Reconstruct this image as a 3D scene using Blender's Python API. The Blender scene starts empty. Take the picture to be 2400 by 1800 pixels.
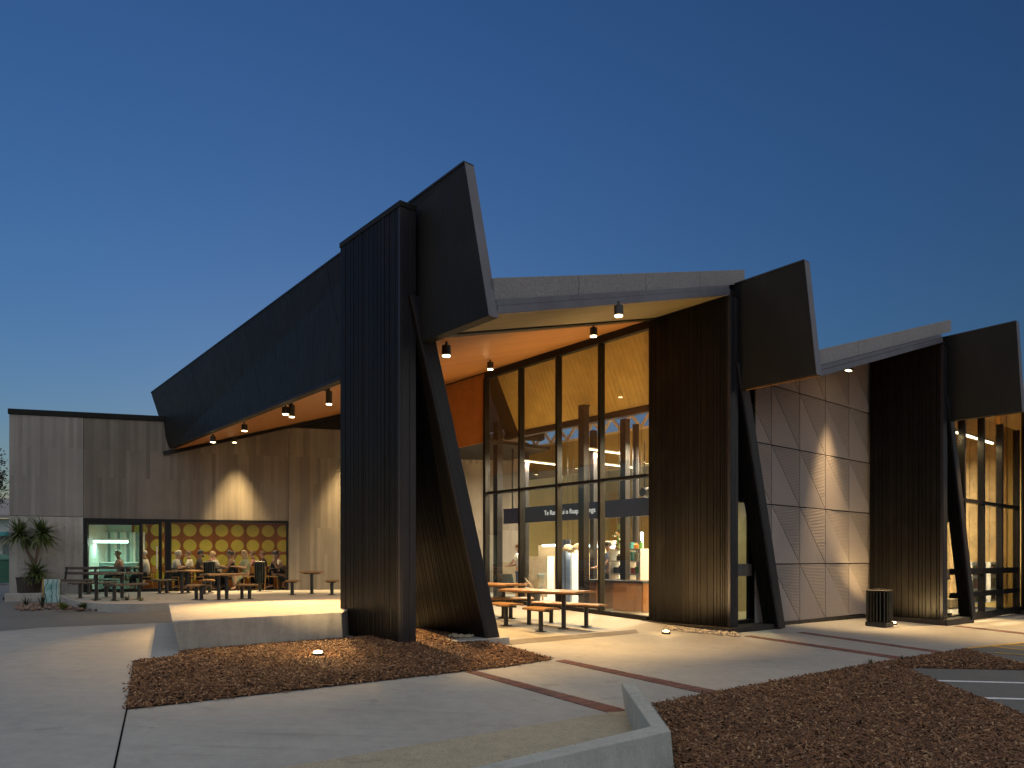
import bpy, bmesh, math, random
import numpy as np
from mathutils import Vector, Matrix

random.seed(7)
rng = np.random.default_rng(7)
SC = bpy.context.scene
COL = SC.collection
R = math.radians

# ------------------------------------------------------------------ camera
CAMZ = 1.35
FPX = 1706.0            # focal length in photo pixels (2400 wide)
HZ = 1310.0             # horizon row in the photo
cam = bpy.data.cameras.new('camera')
camo = bpy.data.objects.new('camera', cam)
COL.objects.link(camo)
camo.location = (0, 0, CAMZ)
camo.rotation_euler = (math.pi / 2, 0, 0)
cam.sensor_width = 36
cam.lens = FPX / 2400 * 36
cam.shift_y = (HZ - 900) / 2400
cam.clip_end = 2000
SC.camera = camo

# ------------------------------------------------------------------ sky, sun, exposure
world = bpy.data.worlds.new('World')
SC.world = world
world.use_nodes = True
wn = world.node_tree
sky = wn.nodes.new('ShaderNodeTexSky')
sky.sky_type = 'NISHITA'
sky.sun_disc = False
SUN_EL, SUN_ROT = 5.4, -12.5
sky.sun_elevation = R(SUN_EL)
sky.sun_rotation = R(SUN_ROT)
sky.ozone_density = 5.35
sky.dust_density = 0.5
sky.air_density = 1.88
sky.altitude = 1500
bg = wn.nodes['Background']
tint = wn.nodes.new('ShaderNodeMix')
tint.data_type = 'RGBA'
tint.blend_type = 'MULTIPLY'
tint.inputs[0].default_value = 1.0
tint.inputs[7].default_value = (0.79, 0.775, 1.0, 1)
wn.links.new(sky.outputs[0], tint.inputs[6])
tcw = wn.nodes.new('ShaderNodeTexCoord')
sxw = wn.nodes.new('ShaderNodeSeparateXYZ')
wn.links.new(tcw.outputs['Generated'], sxw.inputs[0])
mdw = wn.nodes.new('ShaderNodeMath')
mdw.operation = 'MULTIPLY_ADD'
mdw.inputs[1].default_value = -0.30
mdw.inputs[2].default_value = 1.0
wn.links.new(sxw.outputs[0], mdw.inputs[0])
scw = wn.nodes.new('ShaderNodeVectorMath')
scw.operation = 'SCALE'
wn.links.new(tint.outputs[2], scw.inputs[0])
wn.links.new(mdw.outputs[0], scw.inputs['Scale'])
wn.links.new(scw.outputs[0], bg.inputs[0])
bg.inputs[1].default_value = 0.126
# dusk after-glow: one very soft, weak sun
sl = bpy.data.lights.new('sun', 'SUN')
sl.energy = 1.45
sl.angle = R(170)
sl.color = (1.0, 0.95, 0.84)
so = bpy.data.objects.new('sun', sl)
COL.objects.link(so)
so.rotation_euler = (R(50), 0, R(12))
so.location = (-20, -10, 30)
SC.view_settings.view_transform = 'Standard'
SC.view_settings.look = 'None'
SC.view_settings.exposure = 0.0
SC.view_settings.gamma = 1.0
SC.view_settings.use_curve_mapping = False
SC.cycles.max_bounces = 6
SC.cycles.transparent_max_bounces = 16
SC.cycles.sample_clamp_indirect = 4.0
SC.cycles.caustics_reflective = False
SC.cycles.caustics_refractive = False
SC.cycles.use_denoising = True

# ------------------------------------------------------------------ projection helpers (plan of the place)
DB = Vector((-0.645, 0.7642, 0)).normalized()
DA = Vector((DB.y, -DB.x, 0))
T1 = Vector((-1.69, 11.0, 0))
T2 = Vector((4.41, 14.7, 0))
T3 = Vector((10.54, 17.8, 0))
T4 = Vector((16.72, 20.95, 0))
CAM = Vector((0, 0, CAMZ))

def AB(a, b, z=0.0):
    p = T1 + DA * a + DB * b
    return Vector((p.x, p.y, z))

def ab(p):
    q = Vector((p[0] - T1.x, p[1] - T1.y, 0))
    return q.dot(DA), q.dot(DB)

def rd(u, v):
    return Vector(((u - 1200) / FPX, 1.0, (HZ - v) / FPX))

def at(u, v, d):
    return CAM + rd(u, v) * d

def on_plane(u, v, p0, n):
    r = rd(u, v)
    return CAM + r * ((p0 - CAM).dot(n) / r.dot(n))

def on_a(u, v, a):
    return on_plane(u, v, AB(a, 0), DA)

def on_b(u, v, b):
    return on_plane(u, v, AB(0, b), DB)

def on_z(u, v, z):
    return on_plane(u, v, Vector((0, 0, z)), Vector((0, 0, 1)))

def G(x, y):
    z = -0.31 - 0.035 * x + 0.023 * y
    k = 0.09
    cap = 0.13
    h = max(0.0, min(1.0, 0.5 + 0.5 * (cap - z) / k))
    z = cap * (1 - h) + z * h - k * h * (1 - h)
    return max(z, -0.62)

def on_g(u, v, off=0.0):
    d = 10.0
    for _ in range(40):
        p = at(u, v, d)
        zz = G(p.x, p.y) + off
        d2 = (CAMZ - zz) * FPX / max(v - HZ, 1.0)
        d = 0.5 * d + 0.5 * d2
    p = at(u, v, d)
    return Vector((p.x, p.y, G(p.x, p.y) + off))

# ------------------------------------------------------------------ materials
MATS = {}

def nt(name):
    m = bpy.data.materials.new(name)
    m.use_nodes = True
    t = m.node_tree
    t.nodes.clear()
    out = t.nodes.new('ShaderNodeOutputMaterial')
    return m, t, out

def N(t, typ, **kw):
    n = t.nodes.new(typ)
    for k, v in kw.items():
        if k.startswith('i_'):
            n.inputs[k[2:].replace('_', ' ')].default_value = v
        else:
            setattr(n, k, v)
    return n

def mixc(t, fac, a, b, blend='MIX'):
    n = t.nodes.new('ShaderNodeMix')
    n.data_type = 'RGBA'
    n.blend_type = blend
    def put(sock, v):
        if isinstance(v, bpy.types.NodeSocket):
            t.links.new(v, sock)
        elif isinstance(v, (int, float)):
            sock.default_value = v
        else:
            sock.default_value = (*v, 1) if len(v) == 3 else v
    put(n.inputs[0], fac)
    put(n.inputs[6], a)
    put(n.inputs[7], b)
    return n.outputs[2]

def ramp(t, src, stops):
    n = t.nodes.new('ShaderNodeValToRGB')
    el = n.color_ramp.elements
    while len(el) < len(stops):
        el.new(0.5)
    for e, (p, c) in zip(el, stops):
        e.position = p
        e.color = (*c, 1) if not isinstance(c, (int, float)) else (c, c, c, 1)
    t.links.new(src, n.inputs[0])
    return n.outputs[0]

def coords(t, scale=(1, 1, 1), rot=(0, 0, 0), kind='Object'):
    tc = t.nodes.new('ShaderNodeTexCoord')
    mp = t.nodes.new('ShaderNodeMapping')
    mp.inputs['Scale'].default_value = scale
    mp.inputs['Rotation'].default_value = rot
    t.links.new(tc.outputs[kind], mp.inputs[0])
    return mp.outputs[0]

def world_coords(t, scale=(1, 1, 1), rot=(0, 0, 0)):
    g = t.nodes.new('ShaderNodeNewGeometry')
    mp = t.nodes.new('ShaderNodeMapping')
    mp.inputs['Scale'].default_value = scale
    mp.inputs['Rotation'].default_value = rot
    t.links.new(g.outputs['Position'], mp.inputs[0])
    return mp.outputs[0]

def noise(t, vec, scale, detail=4.0, rough=0.6):
    n = t.nodes.new('ShaderNodeTexNoise')
    n.inputs['Scale'].default_value = scale
    n.inputs['Detail'].default_value = detail
    n.inputs['Roughness'].default_value = rough
    t.links.new(vec, n.inputs['Vector'])
    return n.outputs['Fac']

def princ(t, out, color, rough, metal=0.0, bump=None, bstr=0.3, bdist=0.01, spec=0.5):
    p = t.nodes.new('ShaderNodeBsdfPrincipled')
    if isinstance(color, bpy.types.NodeSocket):
        t.links.new(color, p.inputs['Base Color'])
    else:
        p.inputs['Base Color'].default_value = (*color, 1)
    if isinstance(rough, bpy.types.NodeSocket):
        t.links.new(rough, p.inputs['Roughness'])
    else:
        p.inputs['Roughness'].default_value = rough
    p.inputs['Metallic'].default_value = metal
    p.inputs['Specular IOR Level'].default_value = spec
    if bump is not None:
        b = t.nodes.new('ShaderNodeBump')
        b.inputs['Strength'].default_value = bstr
        b.inputs['Distance'].default_value = bdist
        t.links.new(bump, b.inputs['Height'])
        t.links.new(b.outputs[0], p.inputs['Normal'])
    t.links.new(p.outputs[0], out.inputs[0])
    return p

def simple(name, col, rough=0.5, metal=0.0, var=0.15, scale=6.0, bstr=0.0, spec=0.5):
    if name in MATS:
        return MATS[name]
    m, t, out = nt(name)
    v = coords(t)
    f = noise(t, v, scale)
    c0 = tuple(max(0, c * (1 - var)) for c in col)
    c1 = tuple(min(1, c * (1 + var)) for c in col)
    c = ramp(t, f, [(0.3, c0), (0.7, c1)])
    princ(t, out, c, rough, metal, f if bstr else None, bstr, 0.01, spec)
    MATS[name] = m
    return m

def emit(name, col, strength):
    if name in MATS:
        return MATS[name]
    m, t, out = nt(name)
    e = N(t, 'ShaderNodeEmission')
    e.inputs[0].default_value = (*col, 1)
    e.inputs[1].default_value = strength
    t.links.new(e.outputs[0], out.inputs[0])
    MATS[name] = m
    return m

# concrete paving: broom-finished, blotched
def mat_paving(name, c0, c1, speck=0.10, bscale=0.45, streak=0.0):
    m, t, out = nt(name)
    w = world_coords(t)
    big = noise(t, w, bscale, 5, 0.62)
    st = noise(t, world_coords(t, (0.5, 2.6, 1), (0, 0, R(25))), 0.9, 6, 0.7)
    fine = noise(t, w, 55, 3, 0.7)
    c = ramp(t, big, [(0.32, c0), (0.68, c1)])
    c = mixc(t, ramp(t, st, [(0.52, 0.0), (0.78, 0.35)]), c, tuple(x * 0.62 for x in c0))
    c = mixc(t, speck * 2, c, ramp(t, fine, [(0.3, tuple(x * 0.7 for x in c0)), (0.7, tuple(x * 1.15 for x in c1))]))
    spots = noise(t, w, 3.3, 2, 0.5)
    c = mixc(t, ramp(t, spots, [(0.66, 0.0), (0.74, 0.45)]), c, tuple(x * 0.6 for x in c0))
    gum = t.nodes.new('ShaderNodeTexVoronoi')
    gum.inputs['Scale'].default_value = 1.7
    t.links.new(w, gum.inputs['Vector'])
    c = mixc(t, ramp(t, gum.outputs['Distance'], [(0.035, 0.55), (0.055, 0.0)]), c, tuple(x * 0.45 for x in c0))
    drag = noise(t, world_coords(t, (0.35, 5.0, 1), (0, 0, R(-18))), 1.3, 5, 0.65)
    c = mixc(t, ramp(t, drag, [(0.56, 0.0), (0.74, 0.42)]), c, tuple(x * 0.58 for x in c0))
    mott = noise(t, w, 6.0, 6, 0.75)
    c = mixc(t, 0.22, c, ramp(t, mott, [(0.3, tuple(x * 0.6 for x in c0)), (0.7, tuple(x * 1.25 for x in c1))]))
    if streak:
        sn = noise(t, world_coords(t, (5.0, 5.0, 0.5)), 1.2, 6, 0.7)
        c = mixc(t, ramp(t, sn, [(0.45, 0.0), (0.72, streak)]), c, tuple(x * 0.5 for x in c0))
        pits = t.nodes.new('ShaderNodeTexVoronoi')
        pits.inputs['Scale'].default_value = 14.0
        t.links.new(w, pits.inputs['Vector'])
        c = mixc(t, ramp(t, pits.outputs['Distance'], [(0.07, 0.6), (0.12, 0.0)]), c, tuple(x * 0.4 for x in c0))
    princ(t, out, c, ramp(t, big, [(0.2, 0.62), (0.8, 0.85)]), 0, fine, 0.25, 0.004)
    MATS[name] = m
    return m

mat_paving('paving', (0.29, 0.285, 0.262), (0.41, 0.40, 0.365))
mat_paving('terrace_concrete', (0.30, 0.29, 0.27), (0.42, 0.40, 0.37), 0.1, 0.9)
mat_paving('asphalt', (0.10, 0.098, 0.09), (0.18, 0.175, 0.16), 0.3, 0.35)
mat_paving('bay_asphalt', (0.10, 0.105, 0.10), (0.16, 0.16, 0.15), 0.3, 0.5)
mat_paving('aggregate', (0.30, 0.265, 0.19), (0.44, 0.39, 0.28), 0.45, 0.8)
mat_paving('cast_concrete', (0.32, 0.31, 0.285), (0.48, 0.465, 0.43), 0.12, 1.1, 0.5)
mat_paving('kerb_concrete', (0.34, 0.36, 0.33), (0.45, 0.47, 0.43), 0.2, 1.6, 0.45)

# board-marked concrete
def mat_board_concrete(name, c0, c1, ang):
    m, t, out = nt(name)
    g = t.nodes.new('ShaderNodeNewGeometry')
    mp = t.nodes.new('ShaderNodeMapping')
    mp.inputs['Rotation'].default_value = (0, 0, -ang)
    t.links.new(g.outputs['Position'], mp.inputs[0])
    sep = t.nodes.new('ShaderNodeSeparateXYZ')
    t.links.new(mp.outputs[0], sep.inputs[0])
    cmb = t.nodes.new('ShaderNodeCombineXYZ')
    t.links.new(sep.outputs['Z'], cmb.inputs[0])
    t.links.new(sep.outputs['X'], cmb.inputs[1])
    br = t.nodes.new('ShaderNodeTexBrick')
    br.inputs['Scale'].default_value = 1.0
    br.inputs['Brick Width'].default_value = 2.4
    br.inputs['Row Height'].default_value = 0.115
    br.inputs['Mortar Size'].default_value = 0.004
    br.inputs['Mortar Smooth'].default_value = 0.3
    br.inputs['Bias'].default_value = 0.0
    br.offset = 0.37
    br.offset_frequency = 3
    br.inputs['Color1'].default_value = (0.0, 0.0, 0.0, 1)
    br.inputs['Color2'].default_value = (1, 1, 1, 1)
    br.inputs['Mortar'].default_value = (0.35, 0.35, 0.35, 1)
    t.links.new(cmb.outputs[0], br.inputs['Vector'])
    w = t.nodes.new('ShaderNodeMapping')
    w.inputs['Scale'].default_value = (9, 9, 0.55)
    t.links.new(mp.outputs[0], w.inputs[0])
    grain = noise(t, w.outputs[0], 3.0, 5, 0.68)
    big = noise(t, mp.outputs[0], 0.55, 4, 0.6)
    fac = mixc(t, 0.5, br.outputs['Color'], grain)
    c = ramp(t, fac, [(0.22, c0), (0.8, c1)])
    c = mixc(t, ramp(t, big, [(0.35, 0.0), (0.75, 0.55)]), c, tuple(x * 0.72 for x in c0))
    hgt = mixc(t, 0.45, br.outputs['Color'], grain)
    princ(t, out, c, 0.85, 0, hgt, 0.5, 0.012)
    MATS[name] = m

WDIR = Vector((0.961, 0.276, 0)).normalized()
WANG = math.atan2(WDIR.y, WDIR.x)
mat_board_concrete('board_concrete', (0.145, 0.128, 0.108), (0.25, 0.223, 0.188), WANG)
mat_board_concrete('board_concrete_pale', (0.24, 0.225, 0.21), (0.34, 0.325, 0.305), WANG)

# timber-look linings : boards run along a world direction
def mat_boards(name, c0, c1, ang, width, rough=0.45, bstr=0.4):
    m, t, out = nt(name)
    g = t.nodes.new('ShaderNodeNewGeometry')
    mp = t.nodes.new('ShaderNodeMapping')
    mp.inputs['Rotation'].default_value = (0, 0, -ang)
    t.links.new(g.outputs['Position'], mp.inputs[0])
    br = t.nodes.new('ShaderNodeTexBrick')
    br.inputs['Scale'].default_value = 1.0
    br.inputs['Brick Width'].default_value = 3.1
    br.inputs['Row Height'].default_value = width
    br.inputs['Mortar Size'].default_value = 0.006
    br.inputs['Mortar Smooth'].default_value = 0.2
    br.inputs['Color1'].default_value = (0.2, 0.2, 0.2, 1)
    br.inputs['Color2'].default_value = (1, 1, 1, 1)
    br.inputs['Mortar'].default_value = (0, 0, 0, 1)
    t.links.new(mp.outputs[0], br.inputs['Vector'])
    w = t.nodes.new('ShaderNodeMapping')
    w.inputs['Scale'].default_value = (0.5, 9, 9)
    t.links.new(mp.outputs[0], w.inputs[0])
    grain = noise(t, w.outputs[0], 4.0, 5, 0.6)
    fac = mixc(t, 0.45, br.outputs['Color'], grain)
    c = ramp(t, fac, [(0.05, tuple(x * 0.45 for x in c0)), (0.25, c0), (0.85, c1)])
    princ(t, out, c, rough, 0, br.outputs['Color'], bstr, 0.006)
    MATS[name] = m

ANG_A = math.atan2(DA.y, DA.x)
ANG_B = math.atan2(DB.y, DB.x)
mat_boards('timber_soffit', (0.34, 0.135, 0.032), (0.50, 0.215, 0.055), ANG_A, 0.085, 0.38)
mat_boards('beige_soffit', (0.15, 0.115, 0.055), (0.20, 0.155, 0.078), ANG_A, 0.15, 0.6, 0.25)
simple('timber_lining', (0.46, 0.27, 0.065), 0.5, 0, 0.14, 3.0)
simple('timber_orange', (0.40, 0.155, 0.032), 0.5, 0, 0.14, 3.0)
simple('olive_lining', (0.42, 0.32, 0.12), 0.6, 0, 0.12, 1.2)

# dark cladding
def mat_dark(name, col, rough, metal=0.0, spec=0.5):
    m, t, out = nt(name)
    w = world_coords(t, (1, 1, 0.25))
    f = noise(t, w, 2.2, 5, 0.65)
    fine = noise(t, world_coords(t, (1, 1, 0.1)), 30, 3, 0.6)
    c = ramp(t, f, [(0.3, tuple(x * 0.75 for x in col)), (0.7, tuple(x * 1.3 for x in col))])
    oi = t.nodes.new('ShaderNodeObjectInfo')
    c = mixc(t, ramp(t, oi.outputs['Random'], [(0.0, 0.0), (1.0, 0.55)]), c, tuple(x * 0.5 for x in col))
    dust = noise(t, world_coords(t, (1.2, 1.2, 0.9)), 1.1, 6, 0.7)
    c = mixc(t, ramp(t, dust, [(0.55, 0.0), (0.80, 0.10)]), c, (0.10, 0.09, 0.08))
    r = ramp(t, fine, [(0.3, rough - 0.08), (0.7, rough + 0.12)])
    princ(t, out, c, r, metal, fine, 0.06, 0.003, spec)
    MATS[name] = m

mat_dark('black_cladding', (0.0085, 0.0074, 0.0066), 0.42, 0, 0.13)
mat_dark('black_fascia', (0.013, 0.0125, 0.012), 0.5, 0, 0.15)
mat_dark('edge_trim', (0.020, 0.018, 0.022), 0.38, 0, 0.3)
mat_dark('black_frame', (0.010, 0.009, 0.009), 0.35, 0, 0.25)
mat_dark('gutter_metal', (0.13, 0.125, 0.16), 0.4, 0.0)
mat_dark('steel_dark', (0.014, 0.011, 0.013), 0.45, 0, 0.3)
mat_dark('groove_black', (0.003, 0.003, 0.003), 0.8, 0, 0.05)
mat_dark('plinth_dark', (0.022, 0.018, 0.015), 0.6)

# speckled roof membrane
def mat_membrane():
    m, t, out = nt('roof_membrane')
    w = world_coords(t)
    f = noise(t, w, 48, 3, 0.75)
    b = noise(t, w, 2, 3, 0.5)
    c = ramp(t, f, [(0.36, (0.18, 0.172, 0.175)), (0.64, (0.36, 0.338, 0.338))])
    c = mixc(t, ramp(t, b, [(0.4, 0.0), (0.7, 0.3)]), c, (0.2, 0.19, 0.19))
    princ(t, out, c, 0.9, 0, f, 0.4, 0.006)
    MATS['roof_membrane'] = m
mat_membrane()

# wall panels: smooth and ribbed
def mat_panel(name, ribbed):
    m, t, out = nt(name)
    w = world_coords(t)
    f = noise(t, w, 40, 4, 0.75)
    b = noise(t, w, 1.1, 4, 0.6)
    oi = t.nodes.new('ShaderNodeObjectInfo')
    c = ramp(t, f, [(0.3, (0.27, 0.235, 0.22)), (0.7, (0.40, 0.36, 0.34))])
    c = mixc(t, ramp(t, b, [(0.35, 0.0), (0.75, 0.35)]), c, (0.23, 0.20, 0.19))
    c = mixc(t, ramp(t, oi.outputs['Random'], [(0.0, 0.0), (1.0, 0.22)]), c, (0.18, 0.155, 0.14))
    hgt = f
    if ribbed:
        wv = t.nodes.new('ShaderNodeTexWave')
        wv.wave_type = 'BANDS'
        wv.bands_direction = 'Z'
        wv.inputs['Scale'].default_value = 9.0
        wv.inputs['Distortion'].default_value = 0.0
        t.links.new(w, wv.inputs['Vector'])
        hgt = mixc(t, 0.2, wv.outputs['Fac'], f)
        c = mixc(t, ramp(t, wv.outputs['Fac'], [(0.15, 0.5), (0.5, 0.0)]), c, (0.11, 0.095, 0.085))
    princ(t, out, c, 0.85, 0, hgt, 0.6 if ribbed else 0.25, 0.02 if ribbed else 0.006)
    MATS[name] = m
mat_panel('panel_smooth', False)
mat_panel('panel_ribbed', True)

# bark mulch
def mat_chip():
    m, t, out = nt('bark_chip')
    g = t.nodes.new('ShaderNodeNewGeometry')
    c = ramp(t, g.outputs['Random Per Island'], [(0.0, (0.036, 0.015, 0.006)), (0.45, (0.135, 0.056, 0.021)),
                                                (0.85, (0.27, 0.125, 0.050)), (1.0, (0.55, 0.35, 0.19))])
    f = noise(t, world_coords(t), 90, 2, 0.6)
    c = mixc(t, 0.25, c, ramp(t, f, [(0.3, (0.02, 0.011, 0.006)), (0.7, (0.24, 0.13, 0.066))]))
    princ(t, out, c, 0.8, 0, f, 0.3, 0.003)
    MATS['bark_chip'] = m
    m, t, out = nt('mulch_bed')
    w = world_coords(t)
    f = noise(t, w, 30, 5, 0.8)
    c = ramp(t, f, [(0.35, (0.010, 0.005, 0.003)), (0.65, (0.05, 0.024, 0.013))])
    princ(t, out, c, 0.95, 0, f, 0.9, 0.03)
    MATS['mulch_bed'] = m
mat_chip()

# glass : fresnel mix of clear and mirror
def mat_glass(name, tint=(0.86, 0.9, 0.88), rough=0.0, boost=1.0, base=0.022):
    m, t, out = nt(name)
    tr = N(t, 'ShaderNodeBsdfTransparent')
    tr.inputs[0].default_value = (*tint, 1)
    gl = N(t, 'ShaderNodeBsdfGlossy')
    gl.inputs['Roughness'].default_value = rough
    gl.inputs[0].default_value = (0.9 * boost, 0.93 * boost, 0.95 * boost, 1)
    lw = N(t, 'ShaderNodeLayerWeight')
    lw.inputs[0].default_value = 0.5
    pw_ = N(t, 'ShaderNodeMath', operation='POWER')
    pw_.inputs[1].default_value = 4.0
    t.links.new(lw.outputs['Facing'], pw_.inputs[0])
    ma = N(t, 'ShaderNodeMath', operation='MULTIPLY_ADD')
    ma.inputs[1].default_value = 0.7
    ma.inputs[2].default_value = base
    t.links.new(pw_.outputs[0], ma.inputs[0])
    mx = N(t, 'ShaderNodeMixShader')
    t.links.new(ma.outputs[0], mx.inputs[0])
    t.links.new(tr.outputs[0], mx.inputs[1])
    t.links.new(gl.outputs[0], mx.inputs[2])
    t.links.new(mx.outputs[0], out.inputs[0])
    MATS[name] = m
mat_glass('glass')
mat_glass('glass_double', (0.84, 0.88, 0.90), 0.0, 1.0, 0.13)
mat_glass('glass_green', (0.62, 0.82, 0.74))
mat_glass('glass_bronze', (0.45, 0.40, 0.30))

simple('brick_red', (0.19, 0.075, 0.055), 0.85, 0, 0.3, 9)
simple('brick_dark', (0.13, 0.065, 0.055), 0.85, 0, 0.3, 9)
simple('paver_grey', (0.16, 0.145, 0.125), 0.85, 0, 0.2, 9)
simple('white_line', (0.72, 0.74, 0.76), 0.7, 0, 0.12, 14)
simple('yellow_line', (0.62, 0.36, 0.05), 0.7, 0, 0.2, 14)
simple('slat_timber', (0.30, 0.155, 0.05), 0.4, 0, 0.3, 5)
simple('slat_dark', (0.085, 0.06, 0.045), 0.5, 0, 0.3, 5)
simple('post_black', (0.018, 0.017, 0.017), 0.35, 0, 0.3, 5)
simple('stone_pale', (0.42, 0.36, 0.26), 0.9, 0, 0.3, 8, 0.3)
simple('stone_brown', (0.20, 0.14, 0.11), 0.9, 0, 0.4, 8, 0.3)
simple('leaf_green', (0.085, 0.12, 0.036), 0.5, 0, 0.5, 4)
simple('leaf_lime', (0.13, 0.16, 0.03), 0.5, 0, 0.4, 4)
simple('leaf_dark', (0.025, 0.034, 0.016), 0.6, 0, 0.4, 4)
simple('trunk', (0.13, 0.095, 0.07), 0.9, 0, 0.3, 14, 0.4)
simple('pot_brown', (0.035, 0.027, 0.023), 0.7, 0, 0.3, 5)
simple('white_paint', (0.72, 0.71, 0.67), 0.6, 0, 0.06, 4)
simple('bin_green', (0.05, 0.16, 0.11), 0.5, 0, 0.2, 4)
simple('bin_slat', (0.045, 0.038, 0.022), 0.45, 0, 0.35, 4)
simple('dark_green_slat', (0.016, 0.026, 0.025), 0.45, 0, 0.3, 4)
simple('cafe_orange', (0.26, 0.085, 0.010), 0.85, 0, 0.25, 1.5, 0, 0.05)
simple('cafe_disc', (0.50, 0.42, 0.06), 0.8, 0, 0.15, 1.5, 0, 0.1)
simple('floor_dark', (0.10, 0.09, 0.075), 0.35, 0, 0.15, 2)
simple('floor_pale', (0.42, 0.37, 0.26), 0.45, 0, 0.12, 2)
simple('chair_ply', (0.46, 0.23, 0.07), 0.45, 0, 0.15, 5)
simple('navy', (0.020, 0.018, 0.075), 0.5, 0, 0.15, 2)
simple('cream_paper', (0.72, 0.60, 0.40), 0.7, 0, 0.1, 5)
simple('metal_lamp', (0.035, 0.032, 0.03), 0.3, 0.3, 0.1, 5)
simple('skin_a', (0.50, 0.29, 0.20), 0.55, 0, 0.06, 6)
simple('skin_b', (0.30, 0.16, 0.095), 0.55, 0, 0.06, 6)
simple('hair_dark', (0.014, 0.010, 0.008), 0.5, 0, 0.3, 20)
simple('hair_blond', (0.46, 0.33, 0.17), 0.5, 0, 0.3, 20)
simple('hair_grey', (0.46, 0.43, 0.38), 0.55, 0, 0.2, 20)
simple('hair_brown', (0.12, 0.065, 0.03), 0.5, 0, 0.3, 20)
simple('cloth_white', (0.66, 0.64, 0.58), 0.85, 0, 0.08, 8)
simple('cloth_black', (0.014, 0.014, 0.017), 0.85, 0, 0.2, 8)
simple('cloth_brown', (0.055, 0.040, 0.030), 0.85, 0, 0.2, 8)
simple('cloth_sage', (0.36, 0.37, 0.24), 0.85, 0, 0.1, 8)
simple('cloth_blue', (0.05, 0.08, 0.16), 0.85, 0, 0.15, 8)
simple('cloth_rose', (0.42, 0.20, 0.17), 0.85, 0, 0.15, 8)
emit('led_white', (0.80, 1.0, 0.93), 7.0)
emit('led_warm', (1.0, 0.80, 0.50), 6.0)
emit('lamp_face', (1.0, 0.78, 0.42), 14.0)
emit('uplight_face', (1.0, 0.74, 0.36), 24.0)
emit('exit_green', (0.55, 1.0, 0.75), 3.0)

# ------------------------------------------------------------------ mesh helpers
class MB:
    def __init__(self):
        self.v = []
        self.f = []

    def add(self, vs, fs):
        n = len(self.v)
        self.v += [Vector(x) for x in vs]
        self.f += [tuple(i + n for i in f) for f in fs]
        return self

    def prism(self, pts, vec):
        vec = Vector(vec)
        pts = [Vector(p) for p in pts]
        n = len(pts)
        fs = [tuple(range(n)), tuple(range(2 * n - 1, n - 1, -1))]
        for i in range(n):
            j = (i + 1) % n
            fs.append((i, j, j + n, i + n))
        return self.add(pts + [p + vec for p in pts], fs)

    def box(self, c, sx, sy, sz, rz=0.0):
        c = Vector(c)
        ca, sa = math.cos(rz), math.sin(rz)
        pts = []
        for x, y in ((-1, -1), (1, -1), (1, 1), (-1, 1)):
            X, Y = x * sx / 2, y * sy / 2
            pts.append(c + Vector((X * ca - Y * sa, X * sa + Y * ca, -sz / 2)))
        return self.prism(pts, (0, 0, sz))

    def abox(self, a0, a1, b0, b1, z0, z1):
        return self.prism([AB(a0, b0, z0), AB(a1, b0, z0), AB(a1, b1, z0), AB(a0, b1, z0)], (0, 0, z1 - z0))

    def bar(self, p, q, w, h=None, up=(0, 0, 1)):
        p, q = Vector(p), Vector(q)
        h = h or w
        d = (q - p).normalized()
        upv = Vector(up)
        if abs(d.dot(upv)) > 0.98:
            upv = Vector((1, 0, 0))
        s = d.cross(upv).normalized()
        t = s.cross(d).normalized()
        pts = [p + s * (x * w / 2) + t * (y * h / 2) for x, y in ((-1, -1), (1, -1), (1, 1), (-1, 1))]
        return self.prism(pts, q - p)

    def tube(self, p, q, r0, r1=None, n=12, cap=True):
        p, q = Vector(p), Vector(q)
        r1 = r0 if r1 is None else r1
        d = (q - p).normalized()
        up = Vector((0, 0, 1)) if abs(d.z) < 0.95 else Vector((1, 0, 0))
        s = d.cross(up).normalized()
        t = s.cross(d).normalized()
        vs = []
        for c, r in ((p, r0), (q, r1)):
            for i in range(n):
                a = 2 * math.pi * i / n
                vs.append(c + (s * math.cos(a) + t * math.sin(a)) * r)
        fs = [(i, (i + 1) % n, (i + 1) % n + n, i + n) for i in range(n)]
        if cap:
            fs += [tuple(range(n)), tuple(range(2 * n - 1, n - 1, -1))]
        return self.add(vs, fs)

    def lathe(self, c, prof, n=16):
        c = Vector(c)
        vs = []
        for r, z in prof:
            for i in range(n):
                a = 2 * math.pi * i / n
                vs.append(c + Vector((r * math.cos(a), r * math.sin(a), z)))
        fs = []
        for k in range(len(prof) - 1):
            for i in range(n):
                j = (i + 1) % n
                fs.append((k * n + i, k * n + j, (k + 1) * n + j, (k + 1) * n + i))
        fs.append(tuple(range(n)))
        fs.append(tuple(range(len(prof) * n - 1, (len(prof) - 1) * n - 1, -1)))
        return self.add(vs, fs)

    def build(self, name, mat, parent=None, bevel=0.0, smooth=False, local=False):
        off = Vector((0, 0, 0))
        if parent is not None and not local:
            off = world_loc(parent)
        me = bpy.data.meshes.new(name)
        me.from_pydata([v - off for v in self.v], [], self.f)
        bm = bmesh.new()
        bm.from_mesh(me)
        bmesh.ops.recalc_face_normals(bm, faces=bm.faces)
        if bevel > 0:
            bmesh.ops.bevel(bm, geom=list(bm.edges), offset=bevel, segments=1, profile=0.5, affect='EDGES', clamp_overlap=True)
        bm.to_mesh(me)
        bm.free()
        if smooth:
            for p in me.polygons:
                p.use_smooth = True
        if mat:
            me.materials.append(MATS[mat] if isinstance(mat, str) else mat)
        o = bpy.data.objects.new(name, me)
        COL.objects.link(o)
        if parent is not None:
            o.parent = parent
        return o

def world_loc(o):
    p = Vector((0, 0, 0))
    while o is not None:
        p += o.location
        o = o.parent
    return p

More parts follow.
